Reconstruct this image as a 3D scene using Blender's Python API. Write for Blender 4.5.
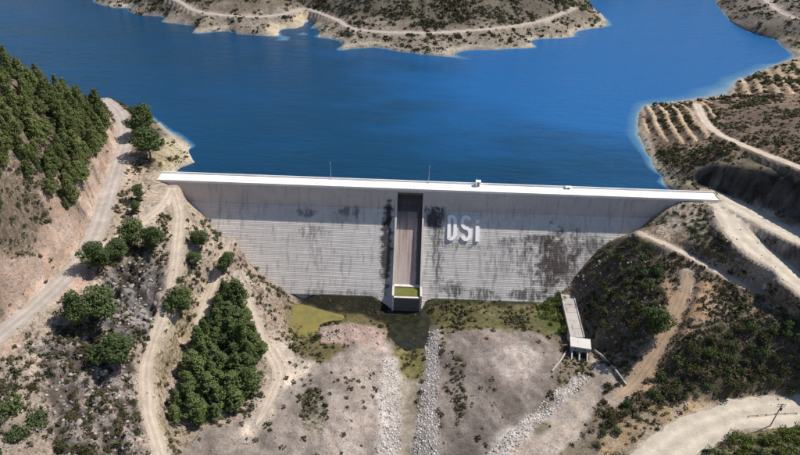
import bpy, bmesh, math, random
import numpy as np
from mathutils import Vector, Matrix
from mathutils.geometry import delaunay_2d_cdt

for o in list(bpy.data.objects): bpy.data.objects.remove(o)
S = bpy.context.scene
C = S.collection
random.seed(7); RNG = np.random.default_rng(11)

# ------------------------------------------------------------------ camera
F = 616.0                                    # focal length in photo pixels (800 wide)
CAM = np.array([0.0, -230.0, 175.0])
PITCH = math.radians(33); ROLL = math.radians(2.1)
fw = np.array([0, math.cos(PITCH), -math.sin(PITCH)])
rt0 = np.array([1.0, 0, 0]); up0 = np.array([0, math.sin(PITCH), math.cos(PITCH)])
rt = rt0*math.cos(ROLL) + up0*math.sin(ROLL)
up = -rt0*math.sin(ROLL) + up0*math.cos(ROLL)
cd = bpy.data.cameras.new('camera'); cam = bpy.data.objects.new('camera', cd); C.objects.link(cam)
cam.matrix_world = Matrix(((rt[0], up[0], -fw[0], CAM[0]), (rt[1], up[1], -fw[1], CAM[1]),
                           (rt[2], up[2], -fw[2], CAM[2]), (0, 0, 0, 1)))
cd.sensor_width = 36; cd.lens = 36*F/800; cd.clip_start = 1; cd.clip_end = 6000
S.camera = cam

# ------------------------------------------------------------------ light
SUN = Vector((0.70, 0.27, 1.0)).normalized()
w = bpy.data.worlds.new('World'); S.world = w; w.use_nodes = True
nt = w.node_tree; nt.nodes.clear()
sky = nt.nodes.new('ShaderNodeTexSky'); sky.sky_type = 'NISHITA'; sky.sun_disc = False
sky.sun_elevation = math.asin(SUN.z); sky.sun_rotation = math.atan2(SUN.x, SUN.y)
sky.altitude = 600; sky.dust_density = 0.6
bg = nt.nodes.new('ShaderNodeBackground'); bg.inputs[1].default_value = 0.095
wo = nt.nodes.new('ShaderNodeOutputWorld')
nt.links.new(sky.outputs[0], bg.inputs[0]); nt.links.new(bg.outputs[0], wo.inputs[0])
sd = bpy.data.lights.new('sun', 'SUN'); sd.energy = 4.6; sd.angle = math.radians(0.5); sd.color = (1, .94, .845)
so = bpy.data.objects.new('sun', sd); C.objects.link(so)
so.rotation_euler = (-SUN).to_track_quat('-Z', 'Y').to_euler(); so.location = (100, 100, 400)
S.view_settings.view_transform = 'Standard'; S.view_settings.look = 'None'
S.view_settings.gamma = 1; S.view_settings.exposure = 0.25

# ------------------------------------------------------------------ pixel helpers (photo pixels -> rays)
def ray(px, py):
    px = np.asarray(px, float); py = np.asarray(py, float)
    return fw + rt*((px-400)/F)[..., None] + up*((227.5-py)/F)[..., None]
def atz(px, py, z):
    d = ray(px, py); return CAM + d*((z-CAM[2])/d[2])
CREST, VB = 45.0, 35.0                        # crest level, foot of the vertical face
SL, YV = 0.8, 0.3                             # face slope (H:V), vertical face y
def face_y(z): return YV if z >= VB else YV - SL*(VB-z)
def onface(px, py):
    d = ray(px, py); t = (YV-CAM[1])/d[1]; p = CAM + d*t
    if p[2] >= VB: return p
    # YV - SL*(VB - z) = y
    t = (YV - SL*VB + SL*CAM[2] - CAM[1])/(d[1] - SL*d[2]); return CAM + d*t
def catmull(P, step):
    P = np.array(P, float); out = []
    Q = np.vstack([2*P[0]-P[1], P, 2*P[-1]-P[-2]])
    for i in range(1, len(Q)-2):
        p0, p1, p2, p3 = Q[i-1:i+3]
        n = max(2, int(np.linalg.norm(p2-p1)/step))
        for k in range(n):
            t = k/n
            out.append(.5*((2*p1)+(p2-p0)*t+(2*p0-5*p1+4*p2-p3)*t*t+(3*p1-p0-3*p2+p3)*t**3))
    out.append(P[-1]); return np.array(out)

# ------------------------------------------------------------------ numpy noise
def vnoise(x, y, seed):
    xi = np.floor(x).astype(np.int64); yi = np.floor(y).astype(np.int64); fx = x-xi; fy = y-yi
    fx = fx*fx*(3-2*fx); fy = fy*fy*(3-2*fy)
    def h(a, b):
        n = (a*374761393 + b*668265263 + seed*974711) & 0xffffffff
        n = ((n ^ (n >> 13))*1274126177) & 0xffffffff
        return ((n ^ (n >> 16)) & 0xffff)/65535.0
    a = h(xi, yi); b = h(xi+1, yi); c = h(xi, yi+1); d = h(xi+1, yi+1)
    return (a*(1-fx)+b*fx)*(1-fy) + (c*(1-fx)+d*fx)*fy - .5
def fbm(x, y, wl, seed, octv=4, gain=.5):
    s = 0; a = 1.0; ca, sa = math.cos(.6), math.sin(.6)
    for i in range(octv):
        s = s + a*vnoise(x/wl, y/wl, seed+i*17); a *= gain; wl *= .5
        x, y = x*ca-y*sa, x*sa+y*ca
    return s

# ------------------------------------------------------------------ roads and tracks (photo px, level)
ROADS = {
 'main_road':    (6.4, [(-40,368,45),(0,335,45),(40,302,45),(70,272,45),(90,245,45.2),(105,205,46),(118,165,47),(125,140,48),(122,120,49),(116,109,50),(104,100,51)]),
 'abutment_track':(4.6,[(76,266,45.1),(110,243,45.3),(140,224,45.2),(162,206,45),(172,188,45)]),
 'descending_track':(3.9,[(172,188,45),(179,212,43.6),(177,245,40.5),(171,290,35),(156,335,30.5),(147,365,27.5),(147,405,24),(153,430,22),(163,460,19.5),(175,490,18)]),
 'bench_track':  (3.4, [(230,240,31.5),(218,272,27.5),(206,303,23.5),(197,330,20.5),(187,343,19)]),
 'lower_track':  (4.0, [(240,275,24),(248,305,18.5),(262,340,12.5),(278,370,9.2),(272,395,8.3),(256,425,7.5)]),
 'access_road':  (12.0, [(712,196,45.1),(727,210,45.1),(736,230,44.8),(755,249,43.5),(780,268,42),(830,306,39.5),(900,350,36.5),(1000,415,32.5)]),
 'upper_road':   (10.0, [(712,197,45.1),(735,205,45.7),(760,219,46.6),(785,231,47.8),(830,253,49.6),(900,284,52.5),(1000,330,56)]),
 'hillside_track':(2.8,[(640,233,36.2),(680,251,35.5),(720,273,34.5),(758,292,33.5)]),
 'valley_road':  (12.5,[(610,510,7),(640,476,8),(664,453,9),(690,435,10.3),(715,423,11.3),(740,415,12.2),(770,411,13),(800,409,14),(840,409,15),(910,412,17),(1000,424,19.5)]),
 'soil_track':   (4.0, [(688,272,32.5),(684,295,27.5),(668,330,20.5),(648,362,13.5),(630,386,8.5),(612,400,6.5)]),
 'peninsula_road':(4.5,[(697,104,49),(703,118,50),(718,133,53),(760,152,60.5),(830,178,66.5),(920,206,72),(1020,236,76)]),
 'far_shore_road':(5.0,[(150,-12,56),(180,2,52),(200,12,49),(250,17,47.5),(285,14,47.5),(305,9,48),(335,19,48),(360,30,47.5),(430,33,48.5),(500,28,49),(545,20,49),(575,8,51)]),
 'east_road':    (6.0, [(760,-12,55),(768,2,52),(785,14,53),(815,26,55)]),
}
RW = {}
for n, (wd, P) in ROADS.items():
    RW[n] = (wd, catmull([atz(*p) for p in P], 2.0))

# ------------------------------------------------------------------ terrain control points
CP = []
def cp(L): CP.extend([tuple(atz(*p)) for p in L])
for n, (wd, P) in RW.items():
    CP.extend([tuple(p) for p in P[::3]])
# dam groins
GL = [(168,184),(182,196),(205,216),(240,254),(270,280),(293,299)]
GR = [(672,204),(655,214),(640,228),(606,242),(586,262),(566,284),(548,300)]
for L, s in ((GL, 1), (GR, -1)):
    pts = np.array([onface(*p) for p in L])
    pts = catmull(pts, 5.0)
    for p in pts:
        CP.append((p[0], p[1]-.4, p[2]))
        CP.append((p[0]+s*5, p[1]+1.0, max(p[2]-6, min(p[2]-.6, 4.9))))
for x in range(-45, 62, 9):
    CP.append((x, -10, 6)); CP.append((x, 4, 8)); CP.append((x, -16, 5))
for x in range(-46, 64, 6):
    CP.append((x, -24.5, 5.2 if not -6 < x < 14 else 2.0))
for x in range(-95, 118, 10):
    CP.append((x, 13, 24)); CP.append((x, 30, 22))
# crest ends
for x in (-106, -104, -110, -116): CP.append((x, 8.5, 45.0)); CP.append((x, 0, 45.0))
for x in (122, 130, 137, 141): CP.append((x, 8.6, 44.85)); CP.append((x, -0.6, 44.5))
# valley floor
cp([(300,400,7),(330,455,7),(250,450,7.5),(200,455,9),(225,440,8),(320,365,6.6),(355,395,7.2),(360,345,6),(372,430,6.4),
    (384,440,5.2),(386,400,5.2),(388,365,4.8),(392,345,3.4),(405,480,1.2),(407,455,1.4),(407,410,1.6),(408,380,1.8),(408,360,1.7),(408,340,1.2),(408,318,1.0),(392,320,1.2),(424,320,1.2),
    (426,455,4.6),(428,420,4.8),(430,390,4.8),(432,350,4.6),(428,380,3.8),(428,330,2.6),(445,440,5.6),(470,400,7.8),(470,455,6.4),(500,345,9),(505,375,8.6),(460,350,6.8),(500,420,6.8),(530,350,8),(545,365,7.2),
    (555,390,5.4),(520,440,4.9),(490,470,4.6),(545,420,3.3),(575,395,3.5),(520,460,3),(590,372,4),(560,440,3.8),(600,395,4.8),(585,420,4.6),(570,455,5),
    (450,325,5.2),(500,322,5.2),(540,322,5.6),(350,322,4.9),(300,345,6.0),(285,330,7.5),(282,312,8),(310,320,3.6),(330,318,3.7),(300,310,3.8),(345,318,4.0),(300,330,3.8),
    (560,325,5.2),(568,345,4.6),(578,362,3.8),(572,300,6.8),(560,300,6.8),(582,322,5.8),(588,345,5.0),(604,350,5)])
# left slope
cp([(130,300,36.5),(105,285,41),(115,268,43.5),(148,285,36),(160,250,41),(140,320,32.5),(110,335,36),(75,300,43),(60,330,41),(80,350,36.5),(60,375,36.5),
    (100,400,30.5),(125,440,24),(125,380,29),(50,440,33),(20,400,39),(0,455,38),(80,455,28.5),(20,365,42),(0,380,42),(140,470,20),(0,500,37),(60,490,30),
    (200,228,38),(215,250,34),(190,290,29.5),(188,320,24),(172,340,24.5),(168,370,19.5),(165,400,16.5),(175,430,12.5),(185,455,11),(225,290,26.5),(225,320,18.5),(205,350,15.5),(190,380,14),(215,390,10.5),(240,370,10.5),(240,335,14.5),
    (245,400,8.5),(270,300,14.5),(280,330,8.2),(290,365,7.5),(262,285,20)])
# left hill above the road
cp([(140,200,45.8),(150,178,46),(155,150,46),(140,128,47.5),(178,162,43.5),(165,140,43.8),(196,160,42.0),(190,148,41.4),(172,133,41.4),(150,117,41.4),(135,108,42.5),
    (90,180,54),(70,215,54),(40,250,53),(0,285,55),(100,140,56),(108,118,54),(60,195,60),(30,215,62),(0,235,66),(45,160,70),(0,190,76),(70,135,68),(90,110,62),(0,140,85),(35,110,80),(60,95,73),(0,85,94),(25,72,88),(-60,250,72),(-60,120,105),(-60,60,112),(-60,330,56)])
for p in [(-150,92,37),(-165,97,35),(-182,84,48),(-200,92,42),(-190,150,27),(-230,100,46),(-230,150,27),(-270,105,52),(-280,160,27),(-330,140,48),(-340,230,28),(-350,300,28)]: CP.append(p)
# right slope
cp([(690,212,42.5),(665,222,38.5),(712,222,43),(700,245,39.5),(660,250,33),(630,250,31.5),(725,262,38.5),(745,272,38),(775,290,35.5),(800,310,35),
    (640,270,27.5),(610,262,25),(620,300,20.5),(596,290,15.5),(600,312,13.5),(605,335,10.5),(590,305,9.5),(640,330,17.5),(625,350,11.5),(612,368,7),(655,300,25),(700,300,29.5),(730,315,29),(770,320,31),(800,340,29),
    (690,340,22.5),(720,350,22.5),(750,350,23.5),(800,370,22),(760,380,16.5),(700,385,14.5),(665,385,11),(650,405,9.5),(625,420,7),(680,402,11.8),(640,425,7.8),(610,445,6),(600,425,5.4),
    (720,440,12.5),(690,452,11.5),(760,440,15),(800,440,17),(740,470,15),(800,480,19),(690,490,11),(850,440,20),(850,370,30),(900,395,26),(960,405,26)])
# right hill, cut faces
def cutline(base, top, mx=90):
    LA, LB = [], []; dv = (atz(*base[-1])-atz(*base[0]))[:2]; nv = np.array([-dv[1], dv[0]])/np.linalg.norm(dv)   # uphill side of the cut
    for (a, b) in zip(base, top):
        A = atz(*a); LA.append(A)
        zz = [A[2]+.25*k for k in range(4, mx)]; Q = [atz(b[0], b[1], z) for z in zz]
        e = [abs((q[:2]-A[:2])@nv-.22*(q[2]-A[2])) for q in Q]; LB.append(Q[int(np.argmin(e))])
    LC = [q+np.array([nv[0]*4.5, nv[1]*4.5, .9]) for q in LB]; LD = [q+np.array([nv[0]*10, nv[1]*10, 2.0]) for q in LB] if mx > 40 else LC
    for L in (LA, LB, LC, LD): CP.extend([tuple(p) for p in catmull(L, 3.5)])
cutline([(694,181,45.6),(710,184,46),(735,191,46.8),(760,201,48),(785,211,49.2),(830,234,51),(900,264,54),(1000,308,57.5)], [(696,170,53),(714,164,58),(738,166,61.5),(762,171,63.5),(785,180,64),(830,203,66),(900,232,66),(1000,278,70)])
cutline([(757,238,45.2),(775,248,44.6),(795,260,43.6),(830,283,42),(900,324,39)], [(760,232,47.2),(775,235,49.2),(795,242,50.8),(830,258,52.5),(900,296,54)], 30)
cp([(680,192,44.2),(672,186,42.4),(690,178,47),(720,150,57),(690,150,48.6),(668,155,44.2),(668,172,43.2),(680,135,48),(660,130,45),(680,115,47.6),(700,112,49.5),
    (740,120,53),(770,130,61),(800,140,66),(800,118,63),(760,108,55),(730,104,51.6),(800,100,56),(850,150,68),(850,110,62),(850,80,54),
    (642,112,41.3),(640,125,41.3),(645,142,41.3),(654,160,41.3),(662,176,41.2),(666,186,41.3),(650,107,41.3),(670,105,42.3),(690,102,44),
    (745,80,42.0),(738,82,41.6),(735,90,41.4),(760,84,47),(752,92,46),(775,75,47),(800,68,49),(770,68,41.8),(800,56,41.6),(790,90,54),(830,48,42)])
for p in [(712,95),(720,96),(728,92),(722,87),(731,84),(716,88),(710,90),(727,81)]: CP.append(tuple(atz(p[0], p[1], 40.5)))
for p in [(700,90),(706,80),(735,70),(655,98),(620,110),(612,130),(626,162),(640,180)]: CP.append(tuple(atz(p[0], p[1], 35)))
for p in [(636,106),(630,120),(628,135),(634,148),(645,168),(655,185),(680,101)]:
    CP.append(tuple(atz(p[0], p[1], 41-1.7)))
# shoreline of the far banks
SHORE = [(60,-8),(90,1),(130,12),(160,22),(190,33),(230,40),(262,43),(290,37),(304,32),(311,27),(315,38),(320,46),(333,50),(370,57),(430,63),(480,60),(540,48),(590,38),(613,27),(608,19),(596,10),(586,4)]
cp([(a, b, 41.1) for a, b in SHORE])
cp([(a, b+2.2, 36) for a, b in SHORE if a < 600])
cp([(110,1,44),(150,8,46),(200,25,44.5),(240,29,44.5),(270,30,44.5),(300,22,44.5),(320,30,44.5),(350,42,44),(430,50,43.8),(500,43,44),(560,32,44),(590,24,43.5),
    (590,12,43)])
for p in [q for q in RW['far_shore_road'][1] if q[0] < 125][::7]:
    for dy, dzz in ((14, 4), (40, 15), (85, 36), (150, 62), (240, 80)): CP.append((p[0]*(1+dy/900), p[1]+dy, p[2]+dzz))
cp([(602,3,30),(615,10,30),(640,8,30),(600,-3,36),(625,1,36),(650,-1,36),(620,-7,42),(655,-9,42),(625,-14,50)])
EAST = [(708,-12),(716,0),(724,14),(735,25),(752,34),(775,40),(800,44),(840,50)]
cp([(a, b, 41.1) for a, b in EAST]); cp([(a-12, b+4, 36) for a, b in EAST])
cp([(745,10,50),(770,25,50),(800,32,51),(760,14,52),(800,5,60),(745,-6,54),(840,30,56)])
# reservoir bed
for p in [(400,100),(300,150),(500,120),(580,150),(100,40),(50,25),(0,25),(650,45),(670,15),(300,80),(550,80),(200,90),(220,130),(600,60),(250,60),(680,0),(150,60),(30,0),(480,90),(380,130),(600,100),(0,0),(690,45)]:
    CP.append(tuple(atz(p[0], p[1], 26)))
# far surroundings
for p in [(-420,420,30),(-500,560,60),(-380,560,40),(330,620,50),(420,600,80),(520,520,90),(480,350,60),(500,250,60),(500,120,95),(420,60,95),(330,60,86),(330,0,80),(300,-60,70),
          (-400,60,130),(-400,-100,110),(-250,-100,90),(-250,0,105),(-200,-150,70),(-150,-190,45),(0,-200,0),(60,-200,4),(150,-200,20),(220,-150,40),(260,-100,55),(300,-200,60),
          (-420,320,28),(-500,300,40)]: CP.append(p)
for a in range(0, 360, 20):
    for r, z in ((900, 120), (1700, 160)):
        CP.append((r*math.cos(math.radians(a)), 100+r*math.sin(math.radians(a)), z + 30*math.sin(a*1.7)))
for p in [(0,-500,-5),(0,-900,-10),(-200,-500,60),(200,-500,60)]: CP.append(p)

CP = np.array(CP)
# thin out points that sit on top of each other, earlier ones win
keep = []
for i, p in enumerate(CP):
    if not keep or np.min((CP[keep, 0]-p[0])**2 + (CP[keep, 1]-p[1])**2) > 1.2**2: keep.append(i)
CP = CP[keep]

def lines(core0, core1, step, lo, hi, g):
    mid = list(np.arange(core0, core1+1e-6, step)); s = step; a = mid[0]; left = []
    while a > lo: s *= g; a -= s; left.append(a)
    s = step; b = mid[-1]; right = []
    while b < hi: s *= g; b += s; right.append(b)
    return np.array(left[::-1]+mid+right)
XS = lines(-175, 185, 0.95, -1650, 1650, 1.035)
YS = lines(-135, 45, 0.85, -950, 1750, 1.012)
NX, NY = len(XS), len(YS)
GX, GY = np.meshgrid(XS, YS)
H = np.full((NY, NX), 100.0)
res = delaunay_2d_cdt([Vector((p[0], p[1])) for p in CP], [], [], 0, 1e-4)
VZ = [CP[res[3][i][0], 2] if res[3][i] else 40.0 for i in range(len(res[0]))]
for f in res[2]:
    (x0, y0), (x1, y1), (x2, y2) = [res[0][i] for i in f]; z0, z1, z2 = [VZ[i] for i in f]
    i0, i1 = np.searchsorted(XS, min(x0, x1, x2)), np.searchsorted(XS, max(x0, x1, x2), 'right')
    j0, j1 = np.searchsorted(YS, min(y0, y1, y2)), np.searchsorted(YS, max(y0, y1, y2), 'right')
    if i1 <= i0 or j1 <= j0: continue
    X = GX[j0:j1, i0:i1]; Y = GY[j0:j1, i0:i1]
    d = (y1-y2)*(x0-x2)+(x2-x1)*(y0-y2)
    if abs(d) < 1e-9: continue
    a = ((y1-y2)*(X-x2)+(x2-x1)*(Y-y2))/d; b = ((y2-y0)*(X-x2)+(x0-x2)*(Y-y2))/d; c = 1-a-b
    m = (a >= -1e-6) & (b >= -1e-6) & (c >= -1e-6)
    H[j0:j1, i0:i1][m] = (a*z0+b*z1+c*z2)[m]
def blur(A, n):
    for _ in range(n):
        P = np.pad(A, ((1, 1), (0, 0)), mode='edge'); A = (P[:-2]+2*P[1:-1]+P[2:])/4
        P = np.pad(A, ((0, 0), (1, 1)), mode='edge'); A = (P[:, :-2]+2*P[:, 1:-1]+P[:, 2:])/4
    return A
H0 = H.copy(); H = blur(H, 3)

def hz(x, y, A=None):
    A = H if A is None else A
    x = np.atleast_1d(np.asarray(x, float)); y = np.atleast_1d(np.asarray(y, float))
    i = np.clip(np.searchsorted(XS, x)-1, 0, NX-2); j = np.clip(np.searchsorted(YS, y)-1, 0, NY-2)
    fx = np.clip((x-XS[i])/(XS[i+1]-XS[i]), 0, 1); fy = np.clip((y-YS[j])/(YS[j+1]-YS[j]), 0, 1)
    return (A[j, i]*(1-fx)+A[j, i+1]*fx)*(1-fy)+(A[j+1, i]*(1-fx)+A[j+1, i+1]*fx)*fy
def hit(px, py, base=None):
    """photo pixels -> points on the terrain"""
    px = np.atleast_1d(np.asarray(px, float)); py = np.atleast_1d(np.asarray(py, float))
    d = ray(px, py); d = d/np.linalg.norm(d, axis=1)[:, None]
    t = np.full(len(px), 60.0); done = np.zeros(len(px), bool)
    for _ in range(1400):
        p = CAM + d*t[:, None]; g = hz(p[:, 0], p[:, 1], base)
        done |= (p[:, 2] <= g) | (t > 1500)
        t = np.where(done, t, t + np.clip((p[:, 2]-g)*.5, .12, 6))
        if done.all(): break
    return CAM + d*t[:, None]
def inpoly(X, Y, P):
    r = np.zeros(X.shape, bool); n = len(P)
    for i in range(n):
        x0, y0 = P[i]; x1, y1 = P[(i+1) % n]
        if y0 == y1: continue
        c = ((y0 > Y) != (y1 > Y)) & (X < (x1-x0)*(Y-y0)/(y1-y0)+x0)
        r ^= c
    return r
HB = H.copy()
def wpoly(pix): p = hit([a for a, b in pix], [b for a, b in pix], HB); return p[:, :2]
def grid_mask(P, wob=2.0, seed=3, wl=9):
    P = np.array(P); lo = P.min(0)-3*wob; hi = P.max(0)+3*wob
    i0, i1 = np.searchsorted(XS, [lo[0], hi[0]]); j0, j1 = np.searchsorted(YS, [lo[1], hi[1]])
    M = np.zeros((NY, NX), bool)
    if i1 > i0 and j1 > j0:
        X = GX[j0:j1, i0:i1]; Y = GY[j0:j1, i0:i1]
        if wob: X, Y = X+2*wob*fbm(X, Y, wl, seed, 3), Y+2*wob*fbm(X, Y, wl, seed+50, 3)
        M[j0:j1, i0:i1] = inpoly(X, Y, P)
    return M

# ------------------------------------------------------------------ ground zones: colour, roughness of relief, scrub cover
LIN = lambda r, g, b: tuple((c/255/12.92 if c/255 <= .04045 else ((c/255+.055)/1.055)**2.4) for c in (r, g, b))
COL = np.zeros((NY, NX, 3)); COL[:] = (.20, .165, .125)
ROU = np.full((NY, NX), .55); SCR = np.full((NY, NX), .5)
ZONES = [  # pixels, colour, relief, scrub per 10 m2
 ('left_slope', [(-30,300),(90,240),(170,180),(200,205),(300,300),(300,360),(270,470),(-60,500)], (.385,.31,.25), .75, 1.1),
 ('left_hill',  [(-60,300),(0,320),(90,235),(130,110),(105,95),(60,75),(0,50),(-60,40)], (.26,.20,.155), 1.0, 1.9),
 ('road_cut_left', [(-30,345),(0,275),(45,230),(75,200),(98,155),(118,118),(130,115),(134,150),(112,215),(90,262),(40,312),(0,350)], (.45,.33,.265), .5, .12),
 ('abutment',   [(95,240),(125,160),(140,165),(172,185),(190,205),(196,230),(160,240),(120,240),(90,262)], (.45,.36,.285), .4, .8),
 ('left_shore', [(150,150),(165,135),(185,142),(202,160),(200,172),(165,172)], (.40,.34,.22), .4, .5),
 ('outcrop',    [(98,272),(130,258),(160,258),(164,300),(152,330),(130,345),(105,330),(90,300)], (.165,.15,.15), 2.8, .8),
 ('lower_rock', [(20,345),(70,330),(110,345),(140,360),(140,455),(60,470),(40,400)], (.215,.18,.168), 2.0, 1.4),
 ('lower_left_soil', [(-30,380),(30,350),(50,390),(60,440),(30,470),(-30,470)], (.35,.285,.235), .7, 1.2),
 ('strip_between_tracks', [(160,300),(182,280),(200,300),(190,345),(165,385),(162,420),(185,455),(168,455),(150,400),(155,350)], (.36,.29,.19), .6, 1.9),
 ('gully',      [(225,260),(240,250),(292,300),(280,330),(262,330),(250,300)], (.42,.33,.27), .8, 1.6),
 ('mound_left', [(180,455),(205,425),(245,420),(285,372),(330,358),(372,335),(390,350),(384,400),(376,470),(180,480)], (.285,.24,.213), .42, .06),
 ('mound_right',[(440,345),(452,330),(500,328),(545,338),(560,360),(556,385),(520,420),(485,470),(440,470),(436,390)], (.25,.21,.19), .45, .06),
 ('mound_pale', [(488,352),(522,345),(545,356),(535,380),(500,385)], (.34,.29,.265), .3, 0),
 ('pale_yard',  [(255,335),(285,345),(318,362),(300,380),(275,400),(262,440),(235,440),(258,400),(268,370)], (.49,.41,.34), .3, .1),
 ('toe_moss_left', [(288,300),(388,300),(390,340),(372,338),(345,352),(318,362),(295,345),(285,320)], (.17,.148,.068), .35, .9),
 ('red_stones', [(318,328),(345,322),(385,330),(386,352),(350,345),(322,342)], (.42,.31,.27), .6, .05),
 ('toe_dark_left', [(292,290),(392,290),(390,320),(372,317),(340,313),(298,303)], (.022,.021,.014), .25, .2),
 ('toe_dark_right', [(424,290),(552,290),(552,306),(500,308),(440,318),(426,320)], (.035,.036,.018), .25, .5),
 ('toe_moss_right', [(426,306),(545,306),(572,292),(572,330),(545,338),(500,328),(440,330),(428,322)], (.135,.125,.055), .4, 1.3),
 ('green_patch', [(536,300),(548,288),(566,290),(570,318),(566,335),(540,325)], (.13,.16,.045), .4, 1.6),
 ('mound_tuft_left', [(296,395),(318,388),(330,410),(322,432),(304,428)], (.27,.235,.19), .3, 1.6),
 ('mound_tuft_right', [(452,352),(464,352),(466,400),(458,430),(452,400)], (.25,.22,.19), .3, 1.3),
 ('channel',    [(397,360),(424,360),(416,400),(412,470),(396,470),(400,400)], (.36,.31,.25), .12, 0),
 ('channel_moss', [(392,346),(426,346),(424,376),(408,380),(396,370)], (.17,.15,.06), .15, .3),
 ('rip_left',   [(383,360),(398,358),(402,400),(400,470),(374,470),(380,410)], (.47,.42,.39), .3, 0),
 ('rip_right',  [(424,330),(440,330),(438,400),(442,470),(412,470),(418,400),(426,370)], (.32,.30,.285), .3, 0),
 ('rip_diag',   [(578,372),(592,378),(560,405),(520,445),(500,470),(470,470),(510,430),(545,400)], (.50,.455,.42), .3, 0),
 ('canal',      [(584,352),(602,352),(626,384),(600,410),(575,440),(560,470),(505,470),(560,408),(592,380)], (.43,.36,.31), .12, 0),
 ('right_slope',[(560,285),(606,240),(640,225),(700,200),(735,222),(1000,405),(1000,440),(840,400),(700,400),(640,440),(600,440),(600,385),(626,384),(600,350)], (.31,.235,.175), .8, 1.9),
 ('right_dark', [(572,285),(600,245),(640,238),(660,255),(660,330),(625,345),(600,345),(588,310)], (.15,.125,.095), .9, 2.2),
 ('right_pale_top', [(640,222),(668,204),(716,200),(728,222),(710,240),(690,226),(660,240)], (.45,.37,.30), .7, 1.4),
 ('orange_soil',[(664,285),(720,282),(716,310),(690,330),(668,350),(650,382),(625,400),(618,385),(650,345),(664,315)], (.44,.30,.19), .6, .7),
 ('right_lower_dark', [(690,345),(720,325),(800,320),(840,340),(840,385),(760,392),(700,395),(650,405),(655,380)], (.12,.10,.07), .7, 1.8),
 ('road_bank',  [(600,445),(640,412),(700,396),(800,384),(840,384),(840,394),(760,398),(710,410),(672,428),(640,455),(610,470)], (.43,.32,.20), .5, .5),
 ('near_bank',  [(640,475),(690,435),(730,428),(800,428),(840,425),(840,500),(640,500)], (.22,.19,.11), .6, 1.2),
 ('right_plaza',[(700,190),(730,196),(800,226),(840,246),(1000,318),(1000,336),(840,262),(790,240),(750,228),(752,238),(800,275),(840,300),(1000,400),(1000,410),(840,306),(780,266),(738,231),(718,207),(700,200)], (.46,.395,.335), .15, .04),
 ('cut_rock',   [(698,178),(714,164),(770,170),(840,201),(840,242),(785,217),(735,196),(694,184)], (.075,.068,.068), 1.0, .05),
 ('cut_rock2',  [(752,232),(790,241),(840,260),(840,292),(790,266),(752,238)], (.075,.068,.067), .9, .05),
 ('shore_right',[(664,190),(664,165),(675,170),(690,180),(702,190)], (.40,.36,.26), .3, .6),
 ('peninsula',  [(640,106),(700,100),(760,95),(840,80),(840,160),(800,165),(760,152),(714,162),(690,172),(668,168),(650,150),(638,130)], (.29,.205,.15), .5, 1.6),
 ('brown_field',[(720,112),(760,106),(840,100),(840,150),(790,148),(740,138),(715,125)], (.19,.14,.11), .3, .7),
 ('headland',   [(736,84),(770,68),(840,52),(840,80),(760,95),(740,95)], (.28,.205,.145), .5, 1.5),
 ('far_bank',   [(60,-20),(130,8),(200,10),(250,16),(290,8),(330,18),(430,36),(500,30),(550,20),(614,25),(590,40),(430,64),(330,50),(300,36),(262,44),(190,34),(100,6)], (.30,.255,.205), .5, 1.1),
 ('far_hill',   [(130,-30),(130,2),(200,8),(300,4),(340,16),(430,30),(540,22),(580,0),(560,-30)], (.17,.152,.125), .7, 3.0),
 ('far_sand',   [(262,30),(290,22),(300,8),(314,14),(318,24),(300,36),(270,42)], (.50,.40,.29), .3, .1),
 ('east_bank',  [(706,-20),(724,10),(750,33),(840,50),(840,-30)], (.20,.172,.148), .4, .8),
]
ZP = {}
for k, (n, P, c, r, s) in enumerate(ZONES):
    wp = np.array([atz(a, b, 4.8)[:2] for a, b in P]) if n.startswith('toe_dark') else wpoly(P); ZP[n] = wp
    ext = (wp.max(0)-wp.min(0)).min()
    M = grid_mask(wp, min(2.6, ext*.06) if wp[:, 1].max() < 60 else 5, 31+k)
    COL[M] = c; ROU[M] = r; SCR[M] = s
for c in range(3): COL[..., c] = blur(COL[..., c], 1)
rk = fbm(GX*.9+.5*GY, GY*.9-.5*GX, 4.2, 177, 4, .65)
for n in ('outcrop', 'lower_rock', 'cut_rock'):
    M = grid_mask(ZP[n], 2, 40); f = np.clip(.5+rk*1.9, 0, 1)[..., None]*(.6 if n == 'cut_rock' else 1)
    COL = np.where(M[..., None], COL*(.34+1.25*f), COL)
ROU = blur(ROU, 4)
# pale ring where the water level has fluctuated
ring = np.clip(1-np.abs(H-42.0+fbm(GX, GY, 14, 5, 3)*1.2)/1.3, 0, 1)*(GY > 9)
COL = COL*(1-.75*ring[..., None]) + np.array((.52, .46, .38))*.75*ring[..., None]
SCR = SCR*(1-ring)

# ------------------------------------------------------------------ relief
near = 1.0/(1+np.clip(GY-60, 0, None)/200)
rel = ROU*(1.5*fbm(GX, GY, 9, 1, 5, .55) + .5*fbm(GX, GY, 2.6, 9, 2)) + ROU*np.clip(GY-90, 0, 120)/120*3.0*fbm(GX, GY, 45, 2, 3)
for n in ('mound_left', 'mound_right'):
    M = blur(grid_mask(ZP[n], 2, 41).astype(float), 6)
    fur = np.abs(fbm(GX+.35*GY, GY*.35, 5.5, 303, 3, .6))
    rel += M*(2.2*fbm(GX, GY, 24, 301, 3) - .9*np.clip(.16-fur, 0, 1)/.16*.7)
    tone = np.clip(1+1.1*fbm(GX+.5*GY, GY*.5, 16, 305, 4, .6), .6, 1.5)
    COL = COL*(1+(tone[..., None]-1)*M[..., None])
ridg = (0.5-np.abs(fbm(GX*1.0+.6*GY, GY*.8-.3*GX, 5, 77, 4, .6)))*2.0
rel += np.clip(ROU-.9, 0, 1.4)*((ridg-.6)*1.7 + rk*2.2)
protect = np.clip((np.abs(GY+12)-24)/4, 0, 1)          # keep the ground off the dam's faces
protect = np.where((GX > -108) & (GX < 140), protect, 1.0)
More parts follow.
